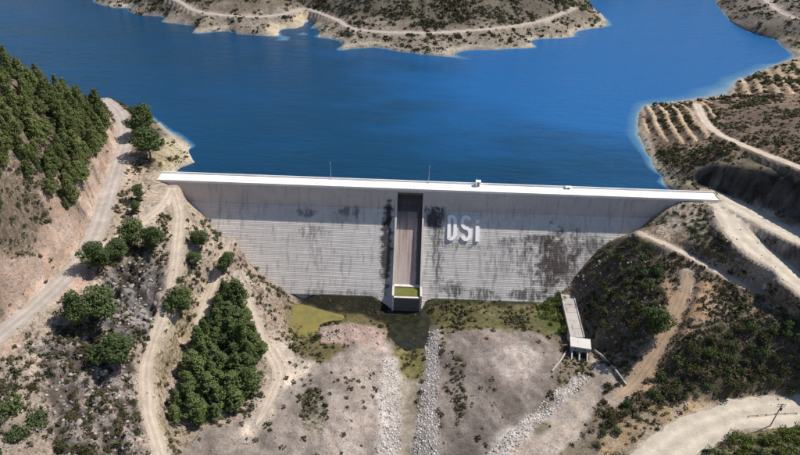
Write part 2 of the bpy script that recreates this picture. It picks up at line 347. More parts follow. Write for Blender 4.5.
rel = np.where(protect < 1, rel*np.maximum(protect, .25), rel)
kk = np.where((GX > 95) & (GY < 210), 1.0, 4.0); H = np.where((H < 41) & (GY > 14), 41-(41-H)*kk, H)
rel = np.where((H < 41) & (GY > 12), rel*np.clip(1-(41-H)*.8, .05, 1), rel)
H = H + rel
# contour terraces on the peninsula
TERR = [([(644,105),(704,99),(716,116),(710,138),(684,142),(648,132)], (660,112), (672,132), 5.6, 1.6),
        ([(734,78),(752,72),(768,92),(740,98)], (744,80), (754,96), 7.0, 1.6),
        ([(762,70),(830,55),(830,95),(770,94)], (790,70), (800,90), 6.0, 1.2)]
for P, a, b, per, amp in TERR:
    M = grid_mask(wpoly(P), 2.5, 91); q = hit([a[0], b[0]], [a[1], b[1]], HB)
    t = q[1]-q[0]; nrm = np.array([-t[1], t[0]]); nrm /= np.linalg.norm(nrm)
    ph = ((GX*nrm[0]+GY*nrm[1]) + 2.2*fbm(GX, GY, 22, 13, 2))/per; fr = ph-np.floor(ph)
    H = np.where(M, H + amp*(np.minimum(fr/.7, (1-fr)/.3)-.5), H)
    bare = (fr > .52)
    COL[M & bare] = (.52, .39, .27); COL[M & ~bare] = (.21, .155, .115)
    SCR[M & bare] = 0; SCR[M & ~bare] = 1.3
# roads are levelled into the slope
def near_line(P, wd, fall):
    lo = P.min(0)[:2]-wd-fall; hi = P.max(0)[:2]+wd+fall
    i0, i1 = np.searchsorted(XS, [lo[0], hi[0]]); j0, j1 = np.searchsorted(YS, [lo[1], hi[1]])
    X = GX[j0:j1, i0:i1]; Y = GY[j0:j1, i0:i1]
    D = np.full(X.shape, 1e9); Z = np.zeros(X.shape)
    for p, q in zip(P[:-1], P[1:]):
        m = (np.abs(X-(p[0]+q[0])/2) < wd+fall+6) & (np.abs(Y-(p[1]+q[1])/2) < wd+fall+6)
        if not m.any(): continue
        v = q[:2]-p[:2]; L = v@v
        if L < 1e-9: continue
        t = np.clip(((X[m]-p[0])*v[0]+(Y[m]-p[1])*v[1])/L, 0, 1)
        d = np.hypot(X[m]-p[0]-t*v[0], Y[m]-p[1]-t*v[1])
        z = p[2]+t*(q[2]-p[2]); o = D[m]; b = d < o
        o[b] = d[b]; D[m] = o; zz = Z[m]; zz[b] = z[b]; Z[m] = zz
    return (slice(j0, j1), slice(i0, i1)), D, Z
ROADMASK = np.zeros((NY, NX))
for n, (wd, P) in RW.items():
    fall = 2.0 if wd < 8 else 2.6
    sl, D, Z = near_line(P, wd/2+.4, fall)
    k = np.clip(1-(D-wd/2-.4)/fall, 0, 1); k = k*k*(3-2*k)
    H[sl] = H[sl]*(1-k)+Z*k
    ROADMASK[sl] = np.maximum(ROADMASK[sl], np.clip(1-(D-wd/2)/1.4, 0, 1))
SCR = np.where(ROADMASK > .45, 0, SCR)
dust = np.clip(ROADMASK*1.4-.2+fbm(GX, GY, 4, 61, 3)*.8, 0, 1)*.75
COL = COL*(1-dust[..., None])+np.array((.43, .36, .30))*dust[..., None]
# pools: dig the bed
POOLS = {'algae_pond': ([(293,309),(302,305),(318,309),(332,313),(343,316),(341,320),(330,321),(320,325),(317,332),(308,336),(297,336),(291,326)], 4.6),
         'plunge_pool': ([(386,311),(428,311),(430,336),(427,350),(410,349),(396,347),(389,338),(386,325)], 2.0)}
PW = {}
for n, (P, z) in POOLS.items():
    wp = np.array([atz(a, b, z)[:2] for a, b in P]); PW[n] = (wp, z)
    M = grid_mask(wp, 0.6, 8, 4).astype(float); M = np.clip(blur(M, 2)*1.15, 0, 1)
    H = H*(1-M)+(z-.55)*M
# the crest road carries no soil; keep ground under the dam body
M = (GX > -103.5) & (GX < 136) & (GY > -1.2) & (GY < 8.4); H = np.where(M, np.minimum(H, 44.2), H)
M = (GX > -3.6) & (GX < 11.6) & (GY > -31) & (GY < 3); H = np.where(M, np.minimum(H, 1.2), H)
# the bed drops off in front of the notch in the far shore
for px, py, rx, ry in ((288, 44.5, 26, 11), (300, 39, 9, 12)):
    q = atz(px, py, 41); k = np.clip(2*(1-np.hypot((GX-q[0])/rx, (GY-q[1])/ry)), 0, 1); H = np.where(H < 41.4, H-6*k, H)
# house and conduit platform
HC = atz(579, 352, 4.2)
for (cx, cy, rx, ry, z) in ((HC[0], HC[1]+2, 6, 6, 4.0),):
    k = np.clip(1.6-np.maximum(np.abs(GX-cx)/rx, np.abs(GY-cy)/ry), 0, 1)/1.0; k = np.clip(k*1.7, 0, 1)
    H = H*(1-k)+np.minimum(H, z)*k

# ------------------------------------------------------------------ materials
class NT:
    def __init__(s, m): s.t = m.node_tree; s.n = s.t.nodes
    def add(s, typ, **kw):
        n = s.n.new('ShaderNode'+typ)
        for k, v in kw.items():
            if isinstance(k, str) and hasattr(n, k) and k not in n.inputs: setattr(n, k, v)
            else: n.inputs[k].default_value = v
        return n
    def link(s, a, b): s.t.links.new(a, b)
    def noise(s, vec, scale, detail=4, rough=.6):
        n = s.add('TexNoise'); n.inputs['Scale'].default_value = scale; n.inputs['Detail'].default_value = detail; n.inputs['Roughness'].default_value = rough
        if vec is not None: s.link(vec, n.inputs['Vector'])
        return n.outputs['Fac']
    def ramp(s, f, stops):
        r = s.add('ValToRGB'); e = r.color_ramp.elements
        e[0].position, e[0].color = stops[0][0], (*stops[0][1], 1) if len(stops[0][1]) == 3 else stops[0][1]
        e[1].position, e[1].color = stops[-1][0], (*stops[-1][1], 1)
        for p, c in stops[1:-1]: x = e.new(p); x.color = (*c, 1)
        s.link(f, r.inputs[0]); return r.outputs[0]
    def mix(s, fac, a, b, mode='MIX'):
        m = s.add('Mix'); m.data_type = 'RGBA'; m.blend_type = mode
        for k, v in ((0, fac), (6, a), (7, b)):
            if hasattr(v, 'default_value') or isinstance(v, bpy.types.NodeSocket): s.link(v, m.inputs[k])
            else: m.inputs[k].default_value = v if k == 0 else (*v, 1)
        return m.outputs[2]
    def math(s, op, a, b=None, c=None, clamp=False):
        m = s.add('Math'); m.operation = op; m.use_clamp = clamp
        for i, v in enumerate((a, b, c)):
            if v is None: continue
            if isinstance(v, bpy.types.NodeSocket): s.link(v, m.inputs[i])
            else: m.inputs[i].default_value = v
        return m.outputs[0]
    def maprange(s, f, a, b, c=0, d=1):
        m = s.add('MapRange'); m.inputs[1].default_value = a; m.inputs[2].default_value = b; m.inputs[3].default_value = c; m.inputs[4].default_value = d
        s.link(f, m.inputs[0]); return m.outputs[0]
def newmat(name, rough=.9, spec=.2):
    m = bpy.data.materials.new(name); m.use_nodes = True
    b = m.node_tree.nodes['Principled BSDF']; b.inputs['Roughness'].default_value = rough
    b.inputs['Specular IOR Level'].default_value = spec
    return m, NT(m), b
def bump(t, b, h, dist, st=1.0):
    n = t.add('Bump'); n.inputs['Distance'].default_value = dist; n.inputs['Strength'].default_value = st
    t.link(h, n.inputs['Height']); t.link(n.outputs[0], b.inputs['Normal'])
def pos(t): return t.add('NewGeometry').outputs['Position']

# ground
mg, t, b = newmat('ground_soil', .95, .1)
P_ = pos(t); at = t.add('Attribute'); at.attribute_name = 'soil'
n1 = t.noise(P_, .35, 6, .65); n2 = t.noise(P_, 1.6, 5, .7); n3 = t.noise(P_, .06, 4, .6)
v1 = t.maprange(n1, .3, .7, .72, 1.25); v2 = t.maprange(n2, .28, .72, .62, 1.36); v3 = t.maprange(n3, .32, .68, .74, 1.22)
c = t.mix(1.0, at.outputs['Color'], t.mix(0.0, (1, 1, 1), (1, 1, 1)), 'MULTIPLY')
vv = t.math('MULTIPLY', t.math('MULTIPLY', v1, v2), v3)
hsv = t.add('HueSaturation'); t.link(c, hsv.inputs['Color']); t.link(vv, hsv.inputs['Value'])
t.link(t.maprange(t.noise(P_, .2, 3), .3, .7, .8, 1.2), hsv.inputs['Saturation'])
# brown leaf litter and dry tufts in blotches
cov = t.add('Attribute'); cov.attribute_name = 'cover'
thr = t.math('SUBTRACT', t.math('ADD', t.noise(P_, .75, 6, .78), t.math('MULTIPLY', cov.outputs['Fac'], .055)), .585)
lit = t.maprange(thr, -.015, .05, 0, .92)
c = t.mix(lit, hsv.outputs[0], t.mix(.82, hsv.outputs[0], (.085, .07, .048)))
t.link(c, b.inputs['Base Color'])
bump(t, b, t.math('ADD', n2, t.noise(P_, 4, 3)), .45, .8)

def road_mat(name, col):
    m, t, b = newmat(name, .95, .1); P_ = pos(t)
    v = t.math('MULTIPLY', t.maprange(t.noise(P_, .25, 5), .3, .7, .82, 1.14), t.maprange(t.noise(P_, 2.2, 4), .3, .7, .86, 1.12))
    uv = t.add('UVMap').outputs[0]; sx = t.add('SeparateXYZ'); t.link(uv, sx.inputs[0])
    # paler wheel tracks, darker crown and verges
    a = t.math('ABSOLUTE', t.math('SUBTRACT', t.math('ABSOLUTE', t.math('SUBTRACT', sx.outputs[0], .5)), .2))
    tr = t.maprange(a, .02, .16, 1.08, .9); v = t.math('MULTIPLY', v, tr)
    h = t.add('HueSaturation'); h.inputs['Color'].default_value = (*col, 1); t.link(v, h.inputs['Value'])
    t.link(h.outputs[0], b.inputs['Base Color']); bump(t, b, t.noise(P_, 3, 4), .12, .7); return m
M_ROAD = {'grey': road_mat('gravel_road_surface', (.40, .35, .315)), 'pale': road_mat('dusty_track_surface', (.50, .415, .335)), 'white': road_mat('pale_road_surface', (.53, .465, .385)), 'soil': road_mat('orange_soil_surface', (.42, .30, .20))}

# concrete of the dam (weather stains, those by the left wall deepened as its shadow, set in world metres)
def concrete(name, col, streak=1.0, blotch=True, lines_=False):
    m, t, b = newmat(name, .88, .25); P_ = pos(t)
    mp = t.add('Mapping'); mp.inputs['Scale'].default_value = (1, .25, .12); t.link(P_, mp.inputs[0]); st = mp.outputs[0]
    base = t.mix(t.maprange(t.noise(P_, .12, 5), .3, .7), tuple(c*.9 for c in col), tuple(c*1.1 for c in col))
    base = t.mix(t.maprange(t.noise(P_, 1.3, 5, .7), .35, .65), base, t.mix(.16*streak, base, (.1, .09, .085)))
    sk = t.maprange(t.noise(st, .55, 5, .65), .52, .68, 0, .5*streak)
    base = t.mix(sk, base, (.15, .135, .125))
    if lines_:
        mq = t.add('Mapping'); mq.inputs['Scale'].default_value = (.05, .05, 1.1); t.link(P_, mq.inputs[0])
        base = t.mix(t.maprange(t.noise(mq.outputs[0], 1.0, 2), .45, .62, 0, .3), base, (.52, .50, .47))
    if blotch:
        sp = t.add('SeparateXYZ'); t.link(P_, sp.inputs[0]); X, Z = sp.outputs[0], sp.outputs[2]
        warp = t.noise(P_, .35, 5, .7); stn = t.noise(st, .9, 5, .7)
        def patch(x, z, rx, rz, col, amt, lo=.40):
            dx = t.math('DIVIDE', t.math('SUBTRACT', X, x), rx); dz = t.math('DIVIDE', t.math('SUBTRACT', Z, z), rz)
            d = t.math('SQRT', t.math('ADD', t.math('MULTIPLY', dx, dx), t.math('MULTIPLY', dz, dz)))
            f = t.maprange(t.math('ADD', d, t.math('MULTIPLY', t.math('SUBTRACT', warp, .5), 2.6)), .55, 1.05, 1, 0)
            g = t.maprange(stn, lo-.06, lo+.10, 0, 1)
            return t.math('MULTIPLY', t.math('MULTIPLY', f, g), amt), col
        for a in PATCHES:
            f, cc = patch(*a); base = t.mix(f, base, cc)
    t.link(base, b.inputs['Base Color']); bump(t, b, t.noise(P_, 2.5, 5, .7), .06, .6); return m
def fx(px, py): p = onface(px, py); return p[0], p[2]
PATCHES = []
for (px, py, rx, rz, col, amt, lo) in [
    (556,256,8.5,10,(.085,.06,.055),.92,.36),(548,272,6,8,(.075,.055,.05),.8,.42),(576,248,5,7,(.08,.065,.06),.7,.44),(526,262,5,9,(.10,.085,.075),.7,.5),
    (520,246,5,4,(.09,.08,.075),.65,.5),(592,246,7,4,(.07,.062,.06),.8,.40),(540,241,8,2.6,(.07,.06,.06),.8,.40),(506,243,5,2.2,(.08,.07,.07),.7,.45),(570,272,6,7,(.09,.075,.07),.7,.42),(500,262,9,7,(.17,.13,.125),.5,.5),
    (437,258,3.0,15,(.07,.065,.06),.75,.46),(433,218,4.5,5,(.05,.048,.055),.95,.36),(442,215,3,4,(.055,.05,.055),.8,.44),
    (386,250,2.8,17,(.04,.04,.042),.92,.30),(389,214,2.2,6,(.03,.03,.035),.95,.34),(455,290,5,3.2,(.06,.06,.045),.85,.42),(484,294,8,2.6,(.07,.07,.05),.8,.44),(528,294,8,3,(.06,.06,.045),.85,.42),  # first pair, beside the left training wall: stain plus its painted shadow
    (312,232,7,4,(.14,.12,.115),.6,.48),(318,255,5,4,(.19,.14,.13),.45,.5),(306,213,4,2,(.09,.085,.085),.7,.42),(350,212,6,2.4,(.08,.075,.075),.7,.45),(345,296,22,2.2,(.09,.09,.06),.6,.46),(460,246,14,1.6,(.08,.07,.06),.6,.5)]:
    x, z = fx(px, py); PATCHES.append((x, z, rx, rz, col, amt, lo))
M_STEP = concrete('weathered_step_concrete', (.66, .625, .60), 1.0, True, True)
M_WALL = concrete('grey_face_concrete', (.53, .51, .515), .7, True)
M_CREST = concrete('white_crest_concrete', (.80, .78, .75), .12, False)
M_LIGHT = concrete('pale_concrete', (.62, .59, .56), .5, False)
M_OGEE = concrete('damp_shaded_ogee_concrete', (.075, .072, .072), .8, False)  # damp concrete, with the shade of the recessed opening put into its colour
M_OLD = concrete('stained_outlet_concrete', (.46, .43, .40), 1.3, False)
M_DARKC = concrete('shade_dark_concrete', (.11, .105, .105), .8, False)  # shade on the end wall and under the deck put into the colour
# chute floor: pinkish with a rusty water trail
m, t, b = newmat('chute_concrete', .85, .3); P_ = pos(t)
mp = t.add('Mapping'); mp.inputs['Scale'].default_value = (1.2, .06, .06); t.link(P_, mp.inputs[0])
cc = t.ramp(t.noise(mp.outputs[0], .75, 4, .6), [(.32, (.30, .21, .18)), (.46, (.46, .36, .33)), (.58, (.52, .43, .40)), (.75, (.47, .40, .37))])
cc = t.mix(t.maprange(t.noise(P_, 1.2, 5, .7), .5, .7, 0, .4), cc, (.2, .17, .15))
sp = t.add('SeparateXYZ'); t.link(P_, sp.inputs[0])      # damp growth and painted bridge shade reaching down from the overflow lip
cc = t.mix(t.maprange(t.math('ADD', sp.outputs[2], t.math('MULTIPLY', t.noise(mp.outputs[0], 1.2, 3), 9)), 32, 40, 0, .85), cc, (.08, .07, .068))
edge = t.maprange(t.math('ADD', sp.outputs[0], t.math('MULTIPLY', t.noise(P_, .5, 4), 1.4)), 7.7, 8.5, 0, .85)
cc = t.mix(edge, cc, (.045, .042, .042))  # right wall's shadow painted as a dark strip along the chute edge
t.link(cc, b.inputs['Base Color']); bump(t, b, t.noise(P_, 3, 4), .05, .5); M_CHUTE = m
M_WHITE, t, b = newmat('white_paint', .5, .4)
t.link(t.mix(t.maprange(t.noise(pos(t), 1.5, 5), .5, .75, 0, .2), (.9, .9, .9), (.6, .59, .57)), b.inputs['Base Color'])
M_METAL, t, b = newmat('galvanised_steel', .45, .5); b.inputs['Metallic'].default_value = .6
t.link(t.mix(t.noise(pos(t), 4, 3), (.38, .39, .4), (.55, .56, .57)), b.inputs['Base Color'])
M_WOOD, t, b = newmat('weathered_pole_wood', .85, .2)
t.link(t.mix(t.noise(pos(t), 6, 4), (.20, .17, .15), (.34, .30, .26)), b.inputs['Base Color'])
M_DARK, t, b = newmat('dark_painted_steel', .5, .4)
t.link(t.mix(t.noise(pos(t), 5, 3), (.03, .03, .035), (.07, .065, .06)), b.inputs['Base Color'])
M_DOOR, t, b = newmat('grey_door_steel', .5, .4)
t.link(t.mix(t.noise(pos(t), 5, 3), (.12, .14, .16), (.18, .2, .22)), b.inputs['Base Color'])

# water of the reservoir
m, t, b = newmat('reservoir_water', .12, .36); P_ = pos(t)
dep = t.add('Attribute'); dep.attribute_name = 'depth'
wind = t.noise(P_, .006, 4, .6)
mw = t.add('Mapping'); mw.inputs['Scale'].default_value = (.35, 1, 1); mw.inputs['Rotation'].default_value = (0, 0, -.25); t.link(P_, mw.inputs[0])
wind2 = t.noise(mw.outputs[0], .03, 4, .6)
sp = t.add('SeparateXYZ'); t.link(P_, sp.inputs[0])       # brighter reflection over the right arm of the lake, painted as a bluer lane
lane = t.math('ADD', t.math('ADD', sp.outputs[0], t.math('MULTIPLY', sp.outputs[1], .25)), t.math('MULTIPLY', t.math('ADD', wind2, wind), 150))
lane = t.math('MULTIPLY', t.maprange(lane, 150, 260), t.maprange(t.math('ADD', sp.outputs[1], t.math('MULTIPLY', wind2, 60)), 70, 115, .25, 1))
deep = t.mix(t.maprange(t.math('ADD', wind, t.math('MULTIPLY', wind2, .5)), .55, .95), (.0025, .036, .082), (.004, .052, .135))
deep = t.mix(lane, deep, (.008, .098, .285))
c = t.mix(t.maprange(dep.outputs['Fac'], 0.8, 3.0), (.065, .175, .30), deep)
c = t.mix(t.maprange(dep.outputs['Fac'], 0.0, 0.9), (.20, .28, .31), c)
t.link(c, b.inputs['Base Color']); b.inputs['IOR'].default_value = 1.33
t.link(t.maprange(wind2, .35, .7, .10, .28), b.inputs['Roughness'])
bump(t, b, t.math('ADD', t.noise(mw.outputs[0], .7, 5, .65), t.math('MULTIPLY', t.noise(mw.outputs[0], .16, 3), 2.2)), .45, .7)
M_WATER = m
def pond_mat(name, c1, c2, rough):
    m, t, b = newmat(name, rough, .5); P_ = pos(t)
    t.link(t.mix(t.maprange(t.noise(P_, .35, 5, .65), .35, .65), c1, c2), b.inputs['Base Color'])
    bump(t, b, t.noise(P_, 2, 3), .03, .3); return m
M_ALGAE = pond_mat('algae_water', (.23, .19, .055), (.16, .14, .05), .35)
M_POOL = pond_mat('dark_green_water', (.012, .014, .010), (.035, .034, .018), .2)
M_BASIN = pond_mat('green_basin_water', (.15, .155, .035), (.11, .12, .035), .3)

# foliage
def leaf_mat(name, c1, c2, attr=None):
    m, t, b = newmat(name, .75, .15)
    oi = t.add('ObjectInfo'); P_ = pos(t)
    f = t.math('ADD', t.math('MULTIPLY', oi.outputs['Random'], .5), t.math('MULTIPLY', t.maprange(t.noise(P_, .8, 3, .6), .3, .7), .5))
    col = t.mix(f, c1, c2)
    if attr:
        a = t.add('Attribute'); a.attribute_name = attr; col = t.mix(1.0, t.mix(0.0, a.outputs['Color'], (1, 1, 1)), t.mix(f, (.8, .8, .8), (1.2, 1.2, 1.2)), 'MULTIPLY')
    t.link(col, b.inputs['Base Color'])
    tr = t.add('BsdfTranslucent'); t.link(col, tr.inputs[0])
    ms = t.add('MixShader'); ms.inputs[0].default_value = .22
    out = t.n['Material Output']; t.link(b.outputs[0], ms.inputs[1]); t.link(tr.outputs[0], ms.inputs[2]); t.link(ms.outputs[0], out.inputs[0]); return m
M_PINE = leaf_mat('pine_needles', (.085, .118, .036), (.21, .235, .088))
M_GROVE = leaf_mat('grove_pine_needles', (.080, .118, .038), (.175, .215, .080))
M_PINED = leaf_mat('dark_pine_needles', (.055, .082, .030), (.115, .150, .055))
M_SHRUB = leaf_mat('shrub_leaves', (.050, .055, .022), (.105, .095, .042))
M_GREEN = leaf_mat('bright_shrub_leaves', (.075, .105, .022), (.15, .17, .045))
M_SCRUB = leaf_mat('scrub_leaves', (.06, .06, .03), (.12, .1, .05), 'tint')
M_BARK, t, b = newmat('bark', .9, .1); t.link(t.mix(t.noise(pos(t), 5, 4), (.09, .06, .045), (.2, .15, .12)), b.inputs['Base Color'])
m, t, b = newmat('grey_rock', .92, .15); P_ = pos(t); oi = t.add('ObjectInfo')
cc = t.mix(t.maprange(t.noise(P_, .7, 6, .7), .3, .7), (.17, .15, .145), (.36, .32, .31)); cc = t.mix(t.math('MULTIPLY', oi.outputs['Random'], .4), cc, (.42, .35, .31))
t.link(cc, b.inputs['Base Color']); bump(t, b, t.noise(P_, 2, 5, .7), .25, .8); M_ROCK = m
m, t, b = newmat('riprap_stone', .9, .15); a = t.add('Attribute'); a.attribute_name = 'tint'
t.link(t.mix(1.0, a.outputs['Color'], t.mix(t.noise(pos(t), 2, 3), (.8, .8, .8), (1.1, 1.1, 1.1)), 'MULTIPLY'), b.inputs['Base Color']); M_RIP = m

# ------------------------------------------------------------------ mesh helpers
def mesh_np(name, V, Fq, mat, attrs=None, smooth=False):
    me = bpy.data.meshes.new(name); V = np.asarray(V, np.float32); Fq = np.asarray(Fq, np.int32); k = Fq.shape[1]
    me.vertices.add(len(V)); me.vertices.foreach_set('co', V.ravel())
    me.loops.add(Fq.size); me.loops.foreach_set('vertex_index', Fq.ravel())
    me.polygons.add(len(Fq)); me.polygons.foreach_set('loop_start', np.arange(len(Fq), dtype=np.int32)*k)
    me.update(calc_edges=True)
    for n, (typ, A) in (attrs or {}).items():
        a = me.attributes.new(n, typ, 'POINT')
        if typ == 'FLOAT': a.data.foreach_set('value', np.asarray(A, np.float32).ravel())
        else:
            A = np.concatenate([A, np.ones((len(A), 1))], 1); a.data.foreach_set('color', A.astype(np.float32).ravel())
    if smooth: me.polygons.foreach_set('use_smooth', np.ones(len(Fq), bool))
    me.materials.append(mat); return me
def link(name, me, parent=None, loc=None, **pr):
    o = bpy.data.objects.new(name, me); C.objects.link(o)
    if parent: o.parent = parent
    if loc is not None: o.location = loc
    for k, v in pr.items(): o[k] = v
    return o
class MB:
    def __init__(s): s.v = []; s.f = []
    def add(s, V, Fc): n = len(s.v); s.v += [tuple(map(float, p)) for p in V]; s.f += [tuple(i+n for i in f) for f in Fc]; return s
    def box(s, x0, x1, y0, y1, z0, z1):
        return s.add([(x0,y0,z0),(x1,y0,z0),(x1,y1,z0),(x0,y1,z0),(x0,y0,z1),(x1,y0,z1),(x1,y1,z1),(x0,y1,z1)],
                     [(0,3,2,1),(4,5,6,7),(0,1,5,4),(1,2,6,5),(2,3,7,6),(3,0,4,7)])
    def prism(s, poly, x0, x1):          # (y,z) outline along x
        n = len(poly); V = [(x0, y, z) for y, z in poly]+[(x1, y, z) for y, z in poly]
        return s.add(V, [tuple(range(n)), tuple(range(2*n-1, n-1, -1))]+[(i, n+i, n+(i+1) % n, (i+1) % n) for i in range(n)])
    def tube(s, a, b, r0, r1, n=8, cap=True):
        a = Vector(a); b = Vector(b); d = (b-a).normalized(); u = d.orthogonal().normalized(); v = d.cross(u)
        V = [tuple(p+(u*math.cos(6.2832*i/n)+v*math.sin(6.2832*i/n))*r) for p, r in ((a, r0), (b, r1)) for i in range(n)]
        Fc = [(i, (i+1) % n, n+(i+1) % n, n+i) for i in range(n)]
        if cap: Fc += [tuple(range(n-1, -1, -1)), tuple(range(n, 2*n))]
        return s.add(V, Fc)
    def mesh(s, name, mat):
        me = bpy.data.meshes.new(name); me.from_pydata(s.v, [], s.f); me.update(); me.materials.append(mat)
        bm = bmesh.new(); bm.from_mesh(me); bmesh.ops.recalc_face_normals(bm, faces=bm.faces); bm.to_mesh(me); bm.free(); return me
    def build(s, name, mat, parent=None, **pr): return link(name, s.mesh(name, mat), parent, **pr)

# ------------------------------------------------------------------ ground sheet and water
V = np.stack([GX.ravel(), GY.ravel(), H.ravel()], 1)
idx = np.arange(NX*NY).reshape(NY, NX)
Fq = np.stack([idx[:-1, :-1], idx[:-1, 1:], idx[1:, 1:], idx[1:, :-1]], -1).reshape(-1, 4)
link('ground', mesh_np('ground', V, Fq, mg, {'soil': ('FLOAT_COLOR', COL.reshape(-1, 3)), 'cover': ('FLOAT', np.clip(SCR, 0, 2)*(ROADMASK < .3))}, True), kind='structure')
WL = 41.0
xs = np.linspace(-700, 700, 351); ys = np.concatenate([np.linspace(7.2, 250, 160), np.linspace(254, 1100, 120)])
wx, wy = np.meshgrid(xs, ys); dz = WL - hz(wx.ravel(), wy.ravel())
idx = np.arange(wx.size).reshape(wx.shape)
Fq = np.stack([idx[:-1, :-1], idx[:-1, 1:], idx[1:, 1:], idx[1:, :-1]], -1).reshape(-1, 4)
Fq = Fq[(dz[Fq] > -1.5).any(1)]
used = np.unique(Fq); rm = np.full(wx.size, -1); rm[used] = np.arange(len(used))
link('reservoir_water', mesh_np('reservoir_water', np.stack([wx.ravel(), wy.ravel(), np.full(wx.size, WL)], 1)[used], rm[Fq], M_WATER, {'depth': ('FLOAT', dz[used])}, True), kind='structure')

for n, (wp, z) in PW.items():
    cx, cy = wp.mean(0); P2 = catmull(np.vstack([np.c_[wp, np.zeros(len(wp))], [[*wp[0], 0]]]), 1.0)[:-1, :2]
    P2 = np.array([cx, cy]) + (P2-[cx, cy])*1.04
    mb = MB(); k = len(P2)
    mb.add([(x, y, z) for x, y in P2], [tuple(range(k))])
    mb.build(n, M_ALGAE if n == 'algae_pond' else M_POOL, kind='structure')

RSTYLE = {'main_road': 'grey', 'valley_road': 'white', 'access_road': 'white', 'upper_road': 'white', 'soil_track': 'soil', 'far_shore_road': 'grey', 'east_road': 'grey'}
for n, (wd, P) in RW.items():
    T = np.gradient(P[:, :2], axis=0); T /= np.linalg.norm(T, axis=1)[:, None]+1e-9; N = np.c_[-T[:, 1], T[:, 0]]
    us = np.linspace(0, 1, 7); V = []; UV = []
    s = np.r_[0, np.cumsum(np.linalg.norm(np.diff(P[:, :2], axis=0), axis=1))]
    for i, p in enumerate(P):
        wl_ = wd/2*(1+.30*vnoise(np.array(s[i]/6), np.array(.3), 5)+.3*vnoise(np.array(s[i]/1.9), np.array(2.3), 8)); wr = wd/2*(1+.3*vnoise(np.array(s[i]/7), np.array(5.3), 15)+.3*vnoise(np.array(s[i]/1.7), np.array(4.3), 18))
        if n in ('soil_track', 'bench_track', 'lower_track', 'hillside_track'):
            tp = min(1, .12+min(s[i], s[-1]-s[i])/9); wl_ *= tp; wr *= tp
        for u in us:
            o = (u-.5)*2; o = o*(wl_ if o < 0 else wr); x, y = p[:2]+N[i]*o
            V.append((x, y, hz(x, y)[0]+.06-.035*abs(u-.5)*2)); UV.append((u, s[i]/5))
    idx = np.arange(len(V)).reshape(-1, 7); Fq = np.stack([idx[:-1, :-1], idx[:-1, 1:], idx[1:, 1:], idx[1:, :-1]], -1).reshape(-1, 4)[:, ::-1]
    me = mesh_np(n, V, Fq, M_ROAD[RSTYLE.get(n, 'pale')], None, True)
    uvl = me.uv_layers.new(name='UVMap'); li = np.zeros(len(me.loops), np.int32); me.loops.foreach_get('vertex_index', li)
    uvl.data.foreach_set('uv', np.array(UV, np.float32)[li].ravel())
    link(n, me, kind='structure')

# ------------------------------------------------------------------ the dam
dam = link('dam', None, loc=(0, 0, 0), label='long grey concrete dam with stepped face and central spillway across the valley', category='dam')
X0, X1 = -105.0, 137.0; SX0, SX1 = -1.5, 9.5; WT = .8; YU = 7.2
MB().box(X0, SX0-WT, YV, YU-.25, 6, 44.55).build('face_block', M_WALL, dam)
MB().box(SX1+WT, X1-14, YV, YU-.25, 6, 44.55).build('face_block', M_WALL, dam)
MB().box(X1-14, X1, YV, YU-.25, 42.5, 44.55).build('face_block', M_WALL, dam)
MB().box(X0, X1, 0, YU, 44.56, 45.0).build('crest_slab', M_CREST, dam)
MB().box(X0, X1, 0.02, .32, 45.0, 45.55).build('parapet', M_CREST, dam, label='low white parapet on the downstream edge')
MB().box(X0, X1, YU-.32, YU-.02, 45.0, 45.75).build('parapet', M_CREST, dam, label='low white parapet on the upstream edge')
MB().box(SX0-WT+.003, SX1+WT-.003, .25, 5.6, 43.4, 44.555).build('bridge_beam', M_WALL, dam)
SH = .6; ST = SH*SL; k = 0
def reach(y, z, sgn):
    x = 4.0 if sgn > 0 else 4.0
    x = SX1+WT if sgn > 0 else SX0-WT
    while hz(x, y)[0] < z-.1 and -112 < x < 125: x += sgn*.5
    return min(max(x+sgn*5, -108), 122)
while True:
    zt = VB - SH*k; yo = YV - ST*(k+1)
    if zt < 1.8: break
    for sgn in (-1, 1):
        xr = reach(yo, zt, sgn)
        a, b = (xr, SX0-WT) if sgn < 0 else (SX1+WT, xr)
        if abs(b-a) > 1:
            dy = .02*((k*5) % 4); zz = zt+.004*((k*7) % 5)
            MB().prism([(yo+.29-dy, zz), (yo+2.6, zz), (yo+2.6, zt-SH-.04), (yo-.05-dy, zt-SH-.04)], a, b).build('step', M_STEP, dam)
    k += 1
MB().prism([(YV+2, VB), (YV+.9, VB), (YV-SL*(VB-2)+1.2, 2), (YV+2, 2)], -60, SX0-WT).build('core', M_WALL, dam)
MB().prism([(YV+2, VB), (YV+.9, VB), (YV-SL*(VB-2)+1.2, 2), (YV+2, 2)], SX1+WT, 80).build('core', M_WALL, dam)
